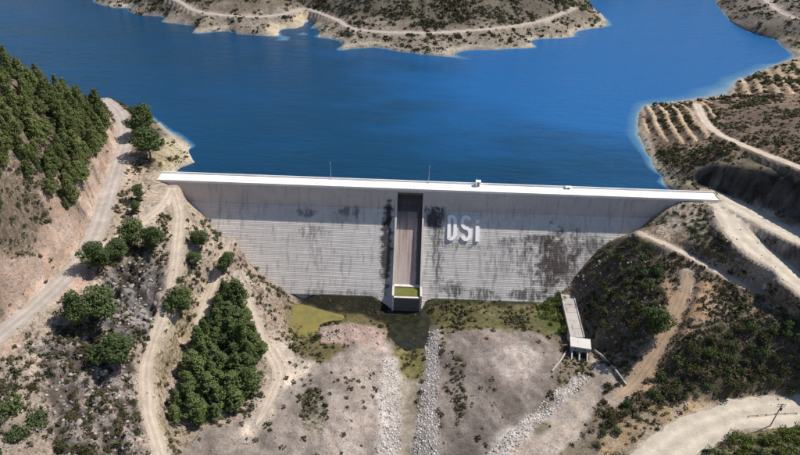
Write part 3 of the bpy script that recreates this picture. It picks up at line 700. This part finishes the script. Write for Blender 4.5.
# spillway: ogee and chute floor, training walls, end basin
CH = lambda z: YV - SL*(VB-z) + .75
prof = [(6.6, 34), (6.6, 39), (6.3, 40.6), (5.6, 41.25), (4.8, 41.2), (4.0, 40.4), (3.3, 39.2), (2.65, 38.0), (CH(36.5), 36.5), (CH(34), 34.0)]
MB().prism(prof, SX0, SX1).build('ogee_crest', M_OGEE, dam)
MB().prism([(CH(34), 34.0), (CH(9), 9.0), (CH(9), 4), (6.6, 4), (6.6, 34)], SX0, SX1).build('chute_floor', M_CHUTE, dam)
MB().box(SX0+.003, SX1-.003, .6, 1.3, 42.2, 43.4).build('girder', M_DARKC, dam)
DK = 9
wallp = [(YV-.01, 37.4), (-.8*26-1.5, 10.3), (-28.8, 10.3), (-28.8, .3), (-16, .3), (YV+1.5, 30), (YV+1.5, 37.4)]
for xa in (SX0-WT, SX1):
    MB().prism(wallp, xa+.002, xa+WT-.002).build('training_wall', M_LIGHT, dam)
    MB().box(xa+.002, xa+WT-.002, YV+.004, 6.4, 37.4, 44.54).build('pier', M_WALL, dam)
MB().box(SX0, SX1, -21.2, CH(9)-.003, 4, 9.25).build('basin_sill', M_LIGHT, dam)
MB().box(SX0, SX1, -28.8, -28.0, .3, 8.9).build('end_wall', M_DARKC, dam)
MB().box(SX0, SX1, -28.86, -28.0, 8.902, 9.3).build('end_sill', M_LIGHT, dam)
MB().box(SX0, SX1, -28.0, -21.2, .3, 7.6).build('basin_floor', M_DARKC, dam)
MB().box(SX0, SX1, -27.995, -21.205, 7.6, 8.75).build('basin_water', M_BASIN, dam, label='green algae water in the spillway basin')
# raised letters lying on the stepped face
def slope_pt(x, s, h):
    if h > 0: h += 0.25*(1-np.clip((s-sb)/(stp-sb), 0, 1))   # s metres up the slope from z=22, h off the surface
    z = 22 + s/math.hypot(1, SL); y = YV - SL*(VB-z)
    nl = math.hypot(1, SL); return (x, y - h*1/nl - .12, z + h*SL/nl)
def ribbon(path, wd, closed=False):
    P = np.array(path, float); n = len(P); L = []; R = []
    for i in range(n):
        a = P[i-1] if (i or closed) else P[i]; c = P[(i+1) % n] if (i < n-1 or closed) else P[i]
        t = c-a; t /= np.linalg.norm(t); nn = np.array([-t[1], t[0]])
        L.append(P[i]+nn*wd/2); R.append(P[i]-nn*wd/2)
    mb = MB(); V = []
    for h in (-.3, .55):
        V += [slope_pt(p[0], p[1], h) for p in L]+[slope_pt(p[0], p[1], h) for p in R]
    Fc = []; m_ = n if closed else n-1
    for i in range(m_):
        j = (i+1) % n
        Fc += [(2*n+i, 2*n+j, 3*n+j, 3*n+i), (i, n+i, n+j, j), (i, j, 2*n+j, 2*n+i), (n+i, 3*n+i, 3*n+j, n+j)]
    if not closed: Fc += [(0, 2*n, 3*n, n), (n-1, 2*n-1, 4*n-1, 3*n-1)]
    mb.add(V, Fc); return mb
def lettx(px): return onface(px, 230)[0]
def letts(py): return (onface(463, py)[2]-22)*math.hypot(1, SL)
sb, stp = letts(241), letts(215)
xa, xb = lettx(447.2), lettx(456.6); wd = 1.45
arc = [(xb-wd/2-2.0+2.0*math.cos(a), (stp-wd/2-2.2)+2.2*math.sin(a)) for a in np.linspace(math.pi/2, 0, 6)]
arc2 = [(xb-wd/2-2.0+2.0*math.cos(a), (sb+wd/2+2.2)+2.2*math.sin(a)) for a in np.linspace(0, -math.pi/2, 6)]
ribbon([(xa+wd/2, sb+wd/2), (xa+wd/2, (sb+stp)/2), (xa+wd/2, stp-wd/2)]+arc+arc2, wd, True).build('letter', M_WHITE, dam, label='white raised letter D')
xa, xb = lettx(460.2), lettx(471.6); cx = (xa+xb)/2; r = (xb-xa)/2-wd/2; hh = (stp-sb-wd)/4; ym = (sb+stp)/2
S_ = [(cx+r*math.cos(a), ym+hh+hh*math.sin(a)) for a in np.radians(np.linspace(25, 270, 15))]+[(cx+r*math.cos(a), ym-hh+hh*math.sin(a)) for a in np.radians(np.linspace(80, -155, 14))]
ribbon(S_, wd).build('letter', M_WHITE, dam, label='white raised letter S')
xi = lettx(477.2)
ribbon([(xi, sb), (xi, letts(225.5))], 1.6).build('letter', M_WHITE, dam, label='white raised stem of the letter i')
ribbon([(xi, letts(222.5)), (xi, letts(219.2))], 1.6).build('letter', M_WHITE, dam, label='white raised dot of the letter i')

# ------------------------------------------------------------------ things on the crest
def lamp_post(px, label):
    x = atz(px, 182, 45)[0]; o = link('lamp_post', None, loc=(x, YU-.75, 45.0), label=label, category='lamp post', group='lamp posts on the dam crest')
    MB().tube((0, 0, 0), (0, 0, .5), .16, .14).build('base', M_METAL, o)
    MB().tube((0, 0, .5), (0, 0, 8.5), .09, .06).build('pole', M_METAL, o)
    MB().tube((0, 0, 8.4), (0, -1.2, 8.9), .045, .04, 6).build('arm', M_METAL, o)
    MB().box(-.14, .14, -1.85, -1.15, 8.84, 8.98).build('lamp_head', M_METAL, o)
lamp_post(330.5, 'slim grey lamp post on the crest left of the spillway')
lamp_post(428.5, 'slim grey lamp post on the crest beside the right spillway wall')
def cabin(px, w_, d_, h_, label, name, mast):
    x = atz(px, 184, 45)[0]; o = link(name, None, loc=(x, YU-.4-d_/2, 45.0), label=label, category='cabinet')
    MB().box(-w_/2, w_/2, -d_/2, d_/2, 0, h_).build('housing', M_WHITE, o)
    MB().prism([(-d_/2-.15, h_+.001), (d_/2+.15, h_+.001), (0, h_+.35)], -w_/2-.15, w_/2+.15).build('roof', M_WHITE, o)
    MB().box(-w_*.25, w_*.25, -d_/2-.03, -d_/2-.002, .15, h_-.2).build('door', M_DOOR, o)
    if mast: MB().tube((-w_/2+.2, 0, h_), (-w_/2+.2, 0, h_+2.0), .05, .04, 6).build('mast', M_METAL, o)
cabin(477.5, 1.9, 1.8, 2.3, 'small white gate control cabinet with mast on the crest above the letters', 'control_cabinet', True)
cabin(566, 2.2, 1.1, 1.0, 'low white cabinet on the upstream crest edge right of the letters', 'equipment_box', False)
xb = atz(718, 196, 45)[0]
o = link('barrier_post', None, loc=(xb-.4, 5.2, 45.0), label='short dark barrier post at the right end of the dam crest', category='post')
MB().tube((0, 0, 0), (0, 0, 1.1), .22, .2).build('pillar', M_DARK, o); MB().tube((0, 0, 1.0), (-.1, -2.6, 1.0), .07, .06).build('bar', M_DARK, o)

# ------------------------------------------------------------------ outlet works
hx, hy = HC[0], HC[1]
A = Vector(onface(566, 292)); 
o = link('outlet_conduit', None, loc=(0, 0, 0), label='pale concrete conduit running from the dam toe down to the valve house', category='conduit')
pa = np.array([A.x+.5, A.y+2, 8.6]); pb = np.array([hx-.1, hy+5.0, 7.4]); d = pb-pa; dn = d/np.linalg.norm(d[:2]); nn = np.array([-dn[1], dn[0]])
nseg = 6
for i in range(nseg):
    a = pa+d*(i/nseg); bb = pa+d*((i+1)/nseg)-dn*.12; q = []
    for p in (a, bb):
        for s, zz in ((-1, None), (1, None)):
            q.append((*(p[:2]+nn*s*2.9), p[2])); q.append((*(p[:2]+nn*s*3.3), 2.5))
    MB().add(q, [(0, 2, 6, 4), (1, 0, 4, 5), (2, 3, 7, 6), (0, 1, 3, 2), (4, 6, 7, 5), (1, 5, 7, 3)]).build('conduit_block', M_OLD, o)
    for s in (-1, 1):
        e = [(*(p[:2]+nn*s*off), p[2]+h) for p in (a, bb) for off in (2.5, 2.88) for h in (.002, .35)]
        MB().add(e, [(0, 1, 3, 2), (4, 6, 7, 5), (0, 4, 5, 1), (2, 3, 7, 6), (1, 5, 7, 3), (0, 2, 6, 4)]).build('kerb', M_OLD, o)
o = link('valve_house', None, loc=(hx, hy, 3.4), label='small white flat roofed valve house at the end of the conduit', category='building')
o.rotation_euler.z = -.16
MB().box(-4.2, 4.2, -1.2, 4.6, -1, 4.6).build('wall', M_OLD, o)
rf = MB().box(-4.7, 4.7, -1.9, 5.0, 4.605, 5.1).build('roof', M_LIGHT, o)
MB().box(-4.7, 4.7, -1.9, -1.6, 5.102, 5.3).build('coping', M_LIGHT, rf)
o.scale = (.84, .84, .88)
for x in (-2.2, 1.9):
    MB().box(x-.9, x+.9, -1.26, -1.203, -.4, 2.2).build('outlet_gate', M_DARK, o)
    MB().box(x-.45, x+.45, -1.25, -1.203, 3.1, 3.9).build('window', M_DARK, o)
for x in (-3.6, -.2, 3.4):
    MB().prism([(-1.3, -1), (-1.3, 2.6), (-3.2, 2.4), (-5.4, .9), (-5.4, -1)], x-.28, x+.28).build('wing_wall', M_LIGHT, o)
def wall_thing(name, P, wd, hgt, label, cat, mat):
    pts = hit([p[0] for p in P], [p[1] for p in P]); o = link(name, None, loc=tuple(pts[0]), label=label, category=cat)
    pts = catmull(pts, 4.0); L = pts[0].copy()
    P0 = hit([P[0][0]], [P[0][1]])[0]
    for i in range(len(pts)-1):
        a = pts[i]; b2 = pts[i+1]; t = (b2-a)[:2]; t = t/np.linalg.norm(t); n_ = np.array([-t[1], t[0]])*wd/2; b3 = b2.copy(); b3[:2] -= t*.04
        q = []
        for p in (a, b3):
            zt = p[2]+hgt
            for s in (-1, 1):
                for z in (p[2]-1.2, zt): q.append((p[0]+n_[0]*s-P0[0], p[1]+n_[1]*s-P0[1], z-P0[2]))
        MB().add(q, [(0, 1, 3, 2), (4, 6, 7, 5), (0, 4, 5, 1), (2, 3, 7, 6), (1, 5, 7, 3), (0, 2, 6, 4)]).build('wall_panel', mat, o)
wall_thing('canal_wall', [(594,351),(604,359),(615,371),(626,386)], .5, 1.0, 'pale concrete canal wall running from the valve house along the orange bank', 'wall', M_OLD)
wall_thing('retaining_wall', [(566,352),(560,362),(552,372)], .5, .8, 'low concrete wall on the left side of the outlet canal', 'wall', M_OLD)

# ------------------------------------------------------------------ utility pole and rail on the valley road
p = hit([770], [426])[0]
o = link('utility_pole', None, loc=tuple(p), label='tall wooden utility pole beside the pale valley road', category='utility pole')
MB().tube((0, 0, -.6), (.15, 0, 10.8), .2, .13, 10).build('pole', M_WOOD, o)
for z in (10.3, 9.4):
    ca = MB().box(-1.25+.15, 1.25+.15, -.09, .09, z, z+.2).build('crossarm', M_WOOD, o)
    for x in (-1.05, 0.45, 1.3): MB().tube((x, 0, z+.2), (x, 0, z+.55), .07, .05, 6).build('insulator', M_DARK, ca)
MB().tube((.5, -.1, 7.9), (.5, -.1, 8.9), .32, .32, 10).build('transformer', M_DARK, o)
Rp = hit([748, 757, 766, 775, 785, 796], [417, 416.2, 415.4, 414.6, 414.2, 414])
o = link('guard_rail', None, loc=tuple(Rp[0]), label='low dark guard rail on short posts across the pale valley road', category='guard rail')
for i in range(len(Rp)):
    q = Rp[i]-Rp[0]; MB().tube((q[0], q[1], q[2]-.3), (q[0], q[1], q[2]+.7), .12, .12, 8).build('post', M_DARK, o)
    if i < len(Rp)-1:
        r_ = Rp[i+1]-Rp[0]; MB().tube((q[0], q[1], q[2]+.55), (r_[0], r_[1], r_[2]+.55), .07, .07, 6).build('rail', M_DARK, o)

# ------------------------------------------------------------------ vegetation
def leaf_cloud(centres, radii, per, size, rng, flat=.75):
    V = []; 
    for c, r in zip(centres, radii):
        n = max(8, int(per*r*r))
        d = rng.normal(size=(n, 3)); d /= np.linalg.norm(d, axis=1)[:, None]
        rad = r*(.55+.5*rng.random(n)**.5)
        p = c + d*rad[:, None]*np.array([1, 1, flat])
        nrm = d + rng.normal(size=(n, 3))*.55 + np.array([0, 0, .35]); nrm /= np.linalg.norm(nrm, axis=1)[:, None]
        a = np.cross(nrm, rng.normal(size=(n, 3))); a /= np.linalg.norm(a, axis=1)[:, None]; b = np.cross(nrm, a)
        s = size*(.6+.8*rng.random(n))[:, None]; asp = (.55+.35*rng.random(n))[:, None]
        q = np.stack([p-a*s, p-b*s*asp, p+a*s, p+b*s*asp], 1); V.append(q.reshape(-1, 3))
    V = np.concatenate(V); return V, np.arange(len(V)).reshape(-1, 4)
def crown_mesh(kind, seed, mat):
    rng = np.random.default_rng(seed); c = []; r = []
    if kind == 'pine':        # height 1 unit = whole tree of 9 m
        Ht = 9.0; n = 46
        for i in range(n):
            h = .18+.80*(i+.5)/n; R = 2.5*(1-h)**.75*(.45+.75*min(1, (h-.1)*4))
            a = i*2.4+rng.random()*.8; q = R*(.3+.85*rng.random())
            c.append([math.cos(a)*q, math.sin(a)*q, h*Ht*.97]); r.append(.34+.5*(1-h)+.3*rng.random())
    elif kind == 'round':     # 8 m broad crown
        Ht = 8.0; n = 24
        for i in range(n):
            u = rng.normal(size=3); u /= np.linalg.norm(u); q = rng.random()**.4
            c.append([u[0]*2.5*q, u[1]*2.5*q, 4.8+u[2]*2.5*q]); r.append(.75+.75*rng.random())
    V, Fq = leaf_cloud(np.array(c), np.array(r), 120, .20, rng, .8)
    return mesh_np('crown', V, Fq, mat)
def trunk_mesh(h, r, seed):
    rng = np.random.default_rng(seed); mb = MB(); p = Vector((0, 0, -.8)); k = 5
    for i in range(k):
        q = Vector((rng.normal()*.12, rng.normal()*.12, -.8+(h+.8)*(i+1)/k)); mb.tube(p, q, r*(1-.8*i/k), r*(1-.8*(i+1)/k), 7, False)
        if i > 0:
            for _ in range(2):
                a = rng.random()*6.28; mb.tube(q, q+Vector((math.cos(a)*1.6, math.sin(a)*1.6, .7)), r*.35, r*.12, 5, False)
        p = q
    return mb.mesh('trunk', M_BARK)
PINES = [(crown_mesh('pine', 100+i, M_PINE), trunk_mesh(8.2, .2, i)) for i in range(5)]
DARKS = [(crown_mesh('pine', 200+i, M_PINED), trunk_mesh(8.2, .2, 10+i)) for i in range(4)]
GROVE = [(crown_mesh('pine', 250+i, M_GROVE), trunk_mesh(8.2, .2, 30+i)) for i in range(5)]
ROUNDS = [(crown_mesh('round', 300+i, M_PINED), trunk_mesh(5.5, .22, 20+i)) for i in range(4)]
TREES = []
def tree(x, y, sc, kinds, label, group, name='pine_tree', wide=1.0):
    i = random.randrange(len(kinds)); z = hz(x, y)[0]
    o = link(name, None, loc=(x, y, z-.1), label=label, category='tree', group=group)
    o.rotation_euler = (random.gauss(0, .06), random.gauss(0, .06), random.random()*6.28); a_ = random.uniform(.8, 1.2); o.scale = (sc*wide*a_, sc*wide*a_*random.uniform(.85, 1.15), sc*random.uniform(.85, 1.2))
    link('trunk', kinds[i][1], o); link('crown', kinds[i][0], o); TREES.append((x, y, sc))
def scatter(P, spacing, n, rng, ok=None):
    P = np.array(P); lo, hi = P.min(0), P.max(0); out = []
    for _ in range(n*40):
        p = lo+(hi-lo)*rng.random(2)
        if not inpoly(np.array([p[0]]), np.array([p[1]]), P)[0]: continue
        if out and min((p[0]-q[0])**2+(p[1]-q[1])**2 for q in out) < spacing**2: continue
        out.append(p)
        if len(out) >= n: break
    return out
rg = np.random.default_rng(5)
forest = wpoly([(-40,86),(10,74),(30,82),(62,98),(98,112),(108,122),(100,150),(84,178),(74,208),(62,212),(48,196),(30,178),(20,160),(-40,142)])
for p in scatter(forest, 3.3, 230, rg):
    e = hit([0], [0]) if False else None
    tree(p[0], p[1], .55+.75*rg.random(), PINES, 'green pine in the left hillside stand', 'pines of the hillside stand', wide=1.05)
stand = wpoly([(218,318),(228,290),(237,290),(242,312),(252,335),(258,365),(250,394),(228,414),(200,430),(178,424),(178,400),(192,372),(203,340)])
for p in scatter(stand, 3.4, 60, rg):
    tree(p[0], p[1], .8+.75*rg.random(), GROVE if rg.random() < .7 else DARKS, 'dark pine in the valley grove', 'pines of the valley grove', wide=1.3)
def trees_at(L, kinds, group, name, cat='tree'):
    for (px, py, rpx, label) in L:
        q = hit([px], [py+rpx*.75])[0]; dist = np.linalg.norm(q-CAM)
        tree(q[0], q[1], rpx*dist/F/3.0*1.12, kinds, label, group, name)
trees_at([(135,240,10,'round dark tree at the left of the pair on the abutment track bend'),(153,243,11,'round dark tree at the right of the pair on the abutment track bend'),
 (100,262,10,'dark round tree at the junction of the main road and the abutment track'),(117,254,7,'small round tree between the junction tree and the pair of trees'),
 (148,132,11,'dark tree at the water edge just right of the main road bend'),(150,150,12,'large dark tree on the shore above the left end of the dam'),(139,120,8,'small dark tree on the shore nearest the road top'),(140,196,5,'tiny round tree below the shore trees near the crest end'),
 (137,209,5,'tiny round tree above the abutment track bend'),(202,243,7,'round bushy tree next to the left dam groin'),(195,262,6,'small round tree just below the groin tree'),(183,316,11,'dark round tree between the descending track and the bench track'),
 (85,318,12,'round green tree below the main road beside the rock outcrop'),(105,312,12,'round green tree touching the outcrop foot'),(118,358,13,'green round tree standing alone left of the descending track'),
 (228,268,7,'dark bushy tree on the gully edge beside the bench track')], ROUNDS, 'single round trees on the left slope', 'round_tree')
trees_at([(652,325,11,'bright round tree beside the orange soil track')], ROUNDS, 'round trees on the right slope', 'round_tree')

# shrubs: individual ones
def shrub_mesh(seed, mat, name='shrub'):
    rng = np.random.default_rng(seed); c = []; r = []
    for i in range(8):
        a = rng.random()*6.28; q = .62*rng.random()**.6
        c.append([math.cos(a)*q, math.sin(a)*q, .38+.3*rng.random()]); r.append(.32+.22*rng.random())
    V, Fq = leaf_cloud(np.array(c), np.array(r), 300, .08, rng, .85); return mesh_np(name, V, Fq, mat)
SHR = [shrub_mesh(400+i, M_SHRUB) for i in range(5)]; SHD = [shrub_mesh(420+i, M_PINED) for i in range(4)]; SHG = [shrub_mesh(440+i, M_GREEN) for i in range(4)]
NSH = [0]
def shrub(x, y, r, kinds, label, group):
    if -108 < x < 141 and -2 < y < 9.5: return
    o = link('shrub', random.choice(kinds), loc=(x, y, hz(x, y)[0]-.12*r), label=label, category='shrub', group=group)
    o.rotation_euler.z = random.random()*6.28; o.scale = (r, r*(.85+.3*random.random()), r*(.85+.35*random.random())); NSH[0] += 1
def shrubs_in(poly, n, sp, r0, r1, kinds, label, group):
    for p in scatter(wpoly(poly), sp, n, rg):
        if hz(p[0], p[1], ROADMASK)[0] > .5: continue
        shrub(p[0], p[1], r0+(r1-r0)*rg.random()**1.5, kinds, label, group)
for (px, py, rp, lb) in [(10,408,13,'large dark green bush at the left edge of the lower left soil slope'),(40,416,13,'broad brownish bush right of the large green bush at lower left'),(20,436,12,'dark green bush at the bottom left corner group'),(33,385,6,'small bush above the lower left soil patch'),(62,442,10,'dark bush at the bottom edge below the brownish bush'),(88,448,10,'dark bush low on the rocky slope at the bottom edge')]:
    q = hit([px], [py+rp*.5])[0]; shrub(q[0], q[1], rp*np.linalg.norm(q-CAM)/F, SHD if 'green' in lb else SHR, lb, 'large bushes at lower left')
shrubs_in([(585,270),(605,246),(640,242),(660,258),(658,320),(630,338),(606,334),(592,300)], 60, 3.2, 1.4, 3.0, SHR+SHD, 'dark bush on the right abutment slope', 'bushes on the right abutment slope')
shrubs_in([(695,345),(720,328),(800,325),(812,350),(812,380),(760,388),(700,390),(662,398),(662,378)], 62, 3.6, 1.8, 3.6, SHD+SHR, 'dark bush in the valley road thicket', 'bushes of the thicket above the valley road')
shrubs_in([(694,448),(720,436),(760,434),(815,430),(815,470),(680,470)], 34, 2.6, 2.0, 3.6, SHG+SHG+SHD, 'bright bush before the valley road', 'bushes in front of the valley road')
shrubs_in([(538,302),(550,290),(566,292),(569,316),(566,333),(542,322)], 26, 1.9, 1.3, 2.7, SHG, 'bright bush at the right dam toe', 'bushes of the green patch')
shrubs_in([(700,214),(722,228),(798,300),(770,296),(720,266),(690,240)], 48, 2.6, 1.2, 2.4, SHR+SHD, 'dark bush below the access road', 'bushes below the access road')
shrubs_in([(620,405),(655,392),(700,398),(640,420),(600,448),(585,450)], 16, 3.0, 1.3, 2.6, SHR+SHD, 'bush between canal and valley road', 'bushes beside the canal')
shrubs_in([(60,345),(110,350),(138,375),(138,450),(70,452)], 34, 3.4, .9, 1.8, SHR, 'small bush on the lower rock slope', 'bushes on the lower rock slope')
shrubs_in([(0,205),(40,165),(60,205),(40,235),(0,262)], 30, 3.4, 1.0, 2.2, SHR+SHD, 'bush on the bare left hillside', 'bushes on the left hillside')
shrubs_in([(190,212),(202,214),(284,292),(278,304),(250,284),(222,256)], 40, 1.8, .9, 1.9, SHR+SHD, 'bush along the left dam groin', 'bushes along the left groin')
shrubs_in([(182,262),(196,258),(202,290),(190,325),(174,345),(176,300)], 20, 2.2, 1.0, 2.0, SHR+SHD, 'bush beside the bench track', 'bushes beside the bench track')
shrubs_in([(655,206),(690,206),(722,232),(700,238),(668,226),(648,228)], 26, 2.6, .9, 1.9, SHR+SHD, 'bush below the right crest end', 'bushes below the crest end')
shrubs_in([(430,300),(545,300),(540,322),(500,324),(436,326)], 22, 2.4, .7, 1.5, SHR+SHG, 'low bush in the mossy toe strip', 'bushes of the toe strip')
shrubs_in([(745,76),(800,62),(800,84),(760,90)], 12, 5.0, 2.0, 3.6, SHD, 'dark bush on the terraced headland', 'bushes of the headland')
shrubs_in([(563,18),(590,12),(585,2),(560,5)], 14, 4.0, 2.4, 4.2, SHD, 'dark bush on the far point', 'bushes on the far point')

# scrub too small and too many to count
def join_protos(protos, X, Y, Z, sc, rot, pick, tint, tilt=None):
    Vs = []; Ts = []; Fs = []; off = 0
    for k, (PV, PF) in enumerate(protos):
        m = np.where(pick == k)[0]
        if not len(m): continue
        c, s = np.cos(rot[m]), np.sin(rot[m]); v = PV[None]*sc[m][:, None, None] if sc.ndim == 1 else PV[None]*sc[m][:, None, :]
        x = v[..., 0]*c[:, None]-v[..., 1]*s[:, None]+X[m][:, None]; y = v[..., 0]*s[:, None]+v[..., 1]*c[:, None]+Y[m][:, None]; z = v[..., 2]+Z[m][:, None]
        Vs.append(np.stack([x, y, z], -1).reshape(-1, 3)); Ts.append(np.repeat(tint[m], len(PV), 0))
        Fs.append((PF[None]+(np.arange(len(m))*len(PV))[:, None, None]+off).reshape(-1, PF.shape[1])); off += len(m)*len(PV)
    return np.concatenate(Vs), np.concatenate(Fs), np.concatenate(Ts)
def low_shrub(seed, nq):
    rng = np.random.default_rng(seed); d = rng.normal(size=(nq, 3)); d[:, 2] = np.abs(d[:, 2]); d /= np.linalg.norm(d, axis=1)[:, None]
    p = d*(.5+.5*rng.random(nq))[:, None]*np.array([.85, .85, .75]); nrm = d+rng.normal(size=(nq, 3))*.45
    nrm /= np.linalg.norm(nrm, axis=1)[:, None]; a = np.cross(nrm, rng.normal(size=(nq, 3))); a /= np.linalg.norm(a, axis=1)[:, None]; b = np.cross(nrm, a)
    s = (.20+.2*rng.random(nq))[:, None]; V = np.stack([p-a*s, p-b*s*.7, p+a*s, p+b*s*.7], 1).reshape(-1, 3)
    return V, np.arange(len(V)).reshape(-1, 4)
LOW = [low_shrub(500+i, 20) for i in range(6)]
AREA = np.outer(np.gradient(YS), np.gradient(XS))
cl = np.clip(fbm(GX, GY, 12, 71, 3)*2.4+.85, .05, 2.2)
DEN = SCR/10*AREA*cl; DEN[H < 41.6] *= np.where((GY[H < 41.6] > 8), 0, 1)
# only where the camera's surroundings can show it
D = np.stack([GX, GY, H], -1)-CAM; dep_ = D@fw; uu = 400+F*(D@rt)/dep_; vv_ = 227.5-F*(D@up)/dep_
DEN = np.where((dep_ > 10) & (uu > -90) & (uu < 990) & (vv_ > -60) & (vv_ < 520), DEN, 0)
DEN = np.where((GX > -107) & (GX < 140) & (GY > -1.5) & (GY < 9), 0, DEN)
DEN = np.where((GX > -104) & (GX < 125) & (GY > -25.5) & (GY < 9) & (protect < .98), 0, DEN)
fardens = np.where(GY > 110, 1.1, 7.5); DEN = DEN*fardens
pal = np.array([(.075,.075,.032),(.055,.06,.028),(.095,.082,.045),(.11,.088,.060),(.05,.065,.025),(.13,.108,.062)])
def scrub_patch(W, cap, protos, smin, smax, dark, name, label):
    cum = np.cumsum(W.ravel()); ns = int(min(cap, cum[-1]))
    sel = np.searchsorted(cum, rg.random(ns)*cum[-1]); jj, ii = np.unravel_index(sel, (NY, NX))
    X = XS[ii]+(rg.random(ns)-.5)*np.gradient(XS)[ii]; Y = YS[jj]+(rg.random(ns)-.5)*np.gradient(YS)[jj]; Z = hz(X, Y)
    sc = smin+(smax-smin)*rg.random(ns)**2.2
    tint = pal[rg.integers(0, len(pal), ns)]*(.75+.5*rg.random((ns, 1)))*dark
    V, Fq, T = join_protos(protos, X, Y, Z-.05*sc, sc, rg.random(ns)*6.28, rg.integers(0, len(protos), ns), tint)
    link(name, mesh_np(name, V, Fq, M_SCRUB, {'tint': ('FLOAT_COLOR', T)}), kind='stuff', label=label, category='scrub')
scrub_patch(np.where(GY < 110, DEN, 0), 30000, LOW, .28, 1.5, 1.0, 'scrub', 'low dry scrub dotted over the slopes around the dam')
scrub_patch(np.where(GY >= 110, DEN, 0), 15000, [low_shrub(520+i, 14) for i in range(5)], .9, 3.0, .85, 'far_scrub', 'dark scrub covering the hills across the reservoir')

# ------------------------------------------------------------------ stones
def rock(seed, rough=.28, sub=1):
    bm = bmesh.new(); bmesh.ops.create_icosphere(bm, subdivisions=sub, radius=1); rng = np.random.default_rng(seed)
    V = np.array([v.co for v in bm.verts]); 
    for _ in range(12 if sub > 1 else 5):
        n = rng.normal(size=3); n /= np.linalg.norm(n); d = V@n; cut = (.35 if sub > 1 else .55)+.35*rng.random(); V -= np.outer(np.clip(d-cut, 0, None), n)
    V *= 1+rough*(rng.random((len(V), 1))-.5); V *= np.array([1, .75+.3*rng.random(), .6+.25*rng.random()])
    Fq = np.array([[v.index for v in f.verts] for f in bm.faces]); bm.free(); return V, Fq
RK = [rock(600+i) for i in range(5)]
def stones(name, zones, per, r0, r1, pal, label):
    Xs, Ys = [], []
    for zn in zones:
        P = ZP[zn]; lo, hi = P.min(0), P.max(0); n = int(per*(hi-lo).prod()); q = lo+(hi-lo)*rg.random((n, 2))
        q = q[inpoly(q[:, 0], q[:, 1], P)]; Xs.append(q[:, 0]); Ys.append(q[:, 1])
    X = np.concatenate(Xs); Y = np.concatenate(Ys); n = len(X); Z = hz(X, Y); s = r0+(r1-r0)*rg.random(n)**2
    tint = np.array(pal)[rg.integers(0, len(pal), n)]*(.7+.5*rg.random((n, 1)))
    V, Fq, T = join_protos(RK, X, Y, Z+.1*s, s, rg.random(n)*6.28, rg.integers(0, 5, n), tint)
    link(name, mesh_np(name, V, Fq, M_RIP, {'tint': ('FLOAT_COLOR', T)}), kind='stuff', label=label, category='stones')
stones('riprap', ['rip_left', 'rip_right', 'rip_diag'], 3.4, .14, .52, [(.60,.56,.53),(.70,.66,.63),(.50,.46,.43),(.28,.265,.255),(.40,.35,.31)], 'white and grey riprap stones lining the channels below the dam')
stones('loose_stones', ['outcrop', 'lower_rock', 'red_stones', 'right_dark'], .30, .15, .8, [(.34,.30,.28),(.24,.21,.20),(.42,.36,.33)], 'loose grey stones strewn over the rocky ground')
stones('scree', ['left_slope', 'left_hill', 'right_slope', 'right_pale_top', 'gully'], .05, .12, .55, [(.42,.36,.31),(.34,.28,.24),(.5,.44,.39)], 'pale broken stones scattered over the hillsides')
BR = []
for i in range(5):
    V, Fq = rock(700+i, .3, 2); BR.append(mesh_np('boulder', V, Fq, M_ROCK))
for P, n, r0, r1, lb, gr in [([(100,275),(130,262),(158,262),(160,300),(148,328),(112,330)], 34, .9, 2.4, 'grey boulder on the rock outcrop', 'boulders of the outcrop'),
                         ([(30,350),(72,338),(108,350),(134,370),(132,440),(70,450),(50,400)], 40, .7, 1.9, 'grey boulder on the lower left slope', 'boulders of the lower slope')]:
    for p in scatter(wpoly(P), 2.0, n, rg):
        s = r0+(r1-r0)*rg.random()**2
        o = link('boulder', random.choice(BR), loc=(p[0], p[1], hz(*p)[0]+.1*s), label=lb, category='boulder', group=gr)
        o.rotation_euler = (random.random()*.6, random.random()*.6, random.random()*6.28); o.scale = (s, s*.85, s*.8)


# ------------------------------------------------------------------ say which one: rows from the top, place in the row
ORD = ['first','second','third','fourth','fifth','sixth','seventh','eighth','ninth','tenth','eleventh','twelfth','thirteenth','fourteenth','fifteenth','sixteenth']
by = {}
for o in bpy.data.objects:
    if o.parent is None and o.get('label'): by.setdefault(o['label'], []).append(o)
for lb, L in by.items():
    if len(L) < 2: continue
    P = np.array([o.location for o in L])-CAM; c = P@fw; u = 400+F*(P@rt)/c; v = 227.5-F*(P@up)/c
    rows = max(1, round(math.sqrt(len(L)*.8))); order = np.argsort(v); per = math.ceil(len(L)/rows)
    for r in range(rows):
        q = sorted(order[r*per:(r+1)*per], key=lambda i: u[i])
        for k, i in enumerate(q):
            L[i]['label'] = f"{lb}, {ORD[r]} row from the top, {ORD[k]} from left" if rows > 1 else f"{lb}, {ORD[k]} from left"
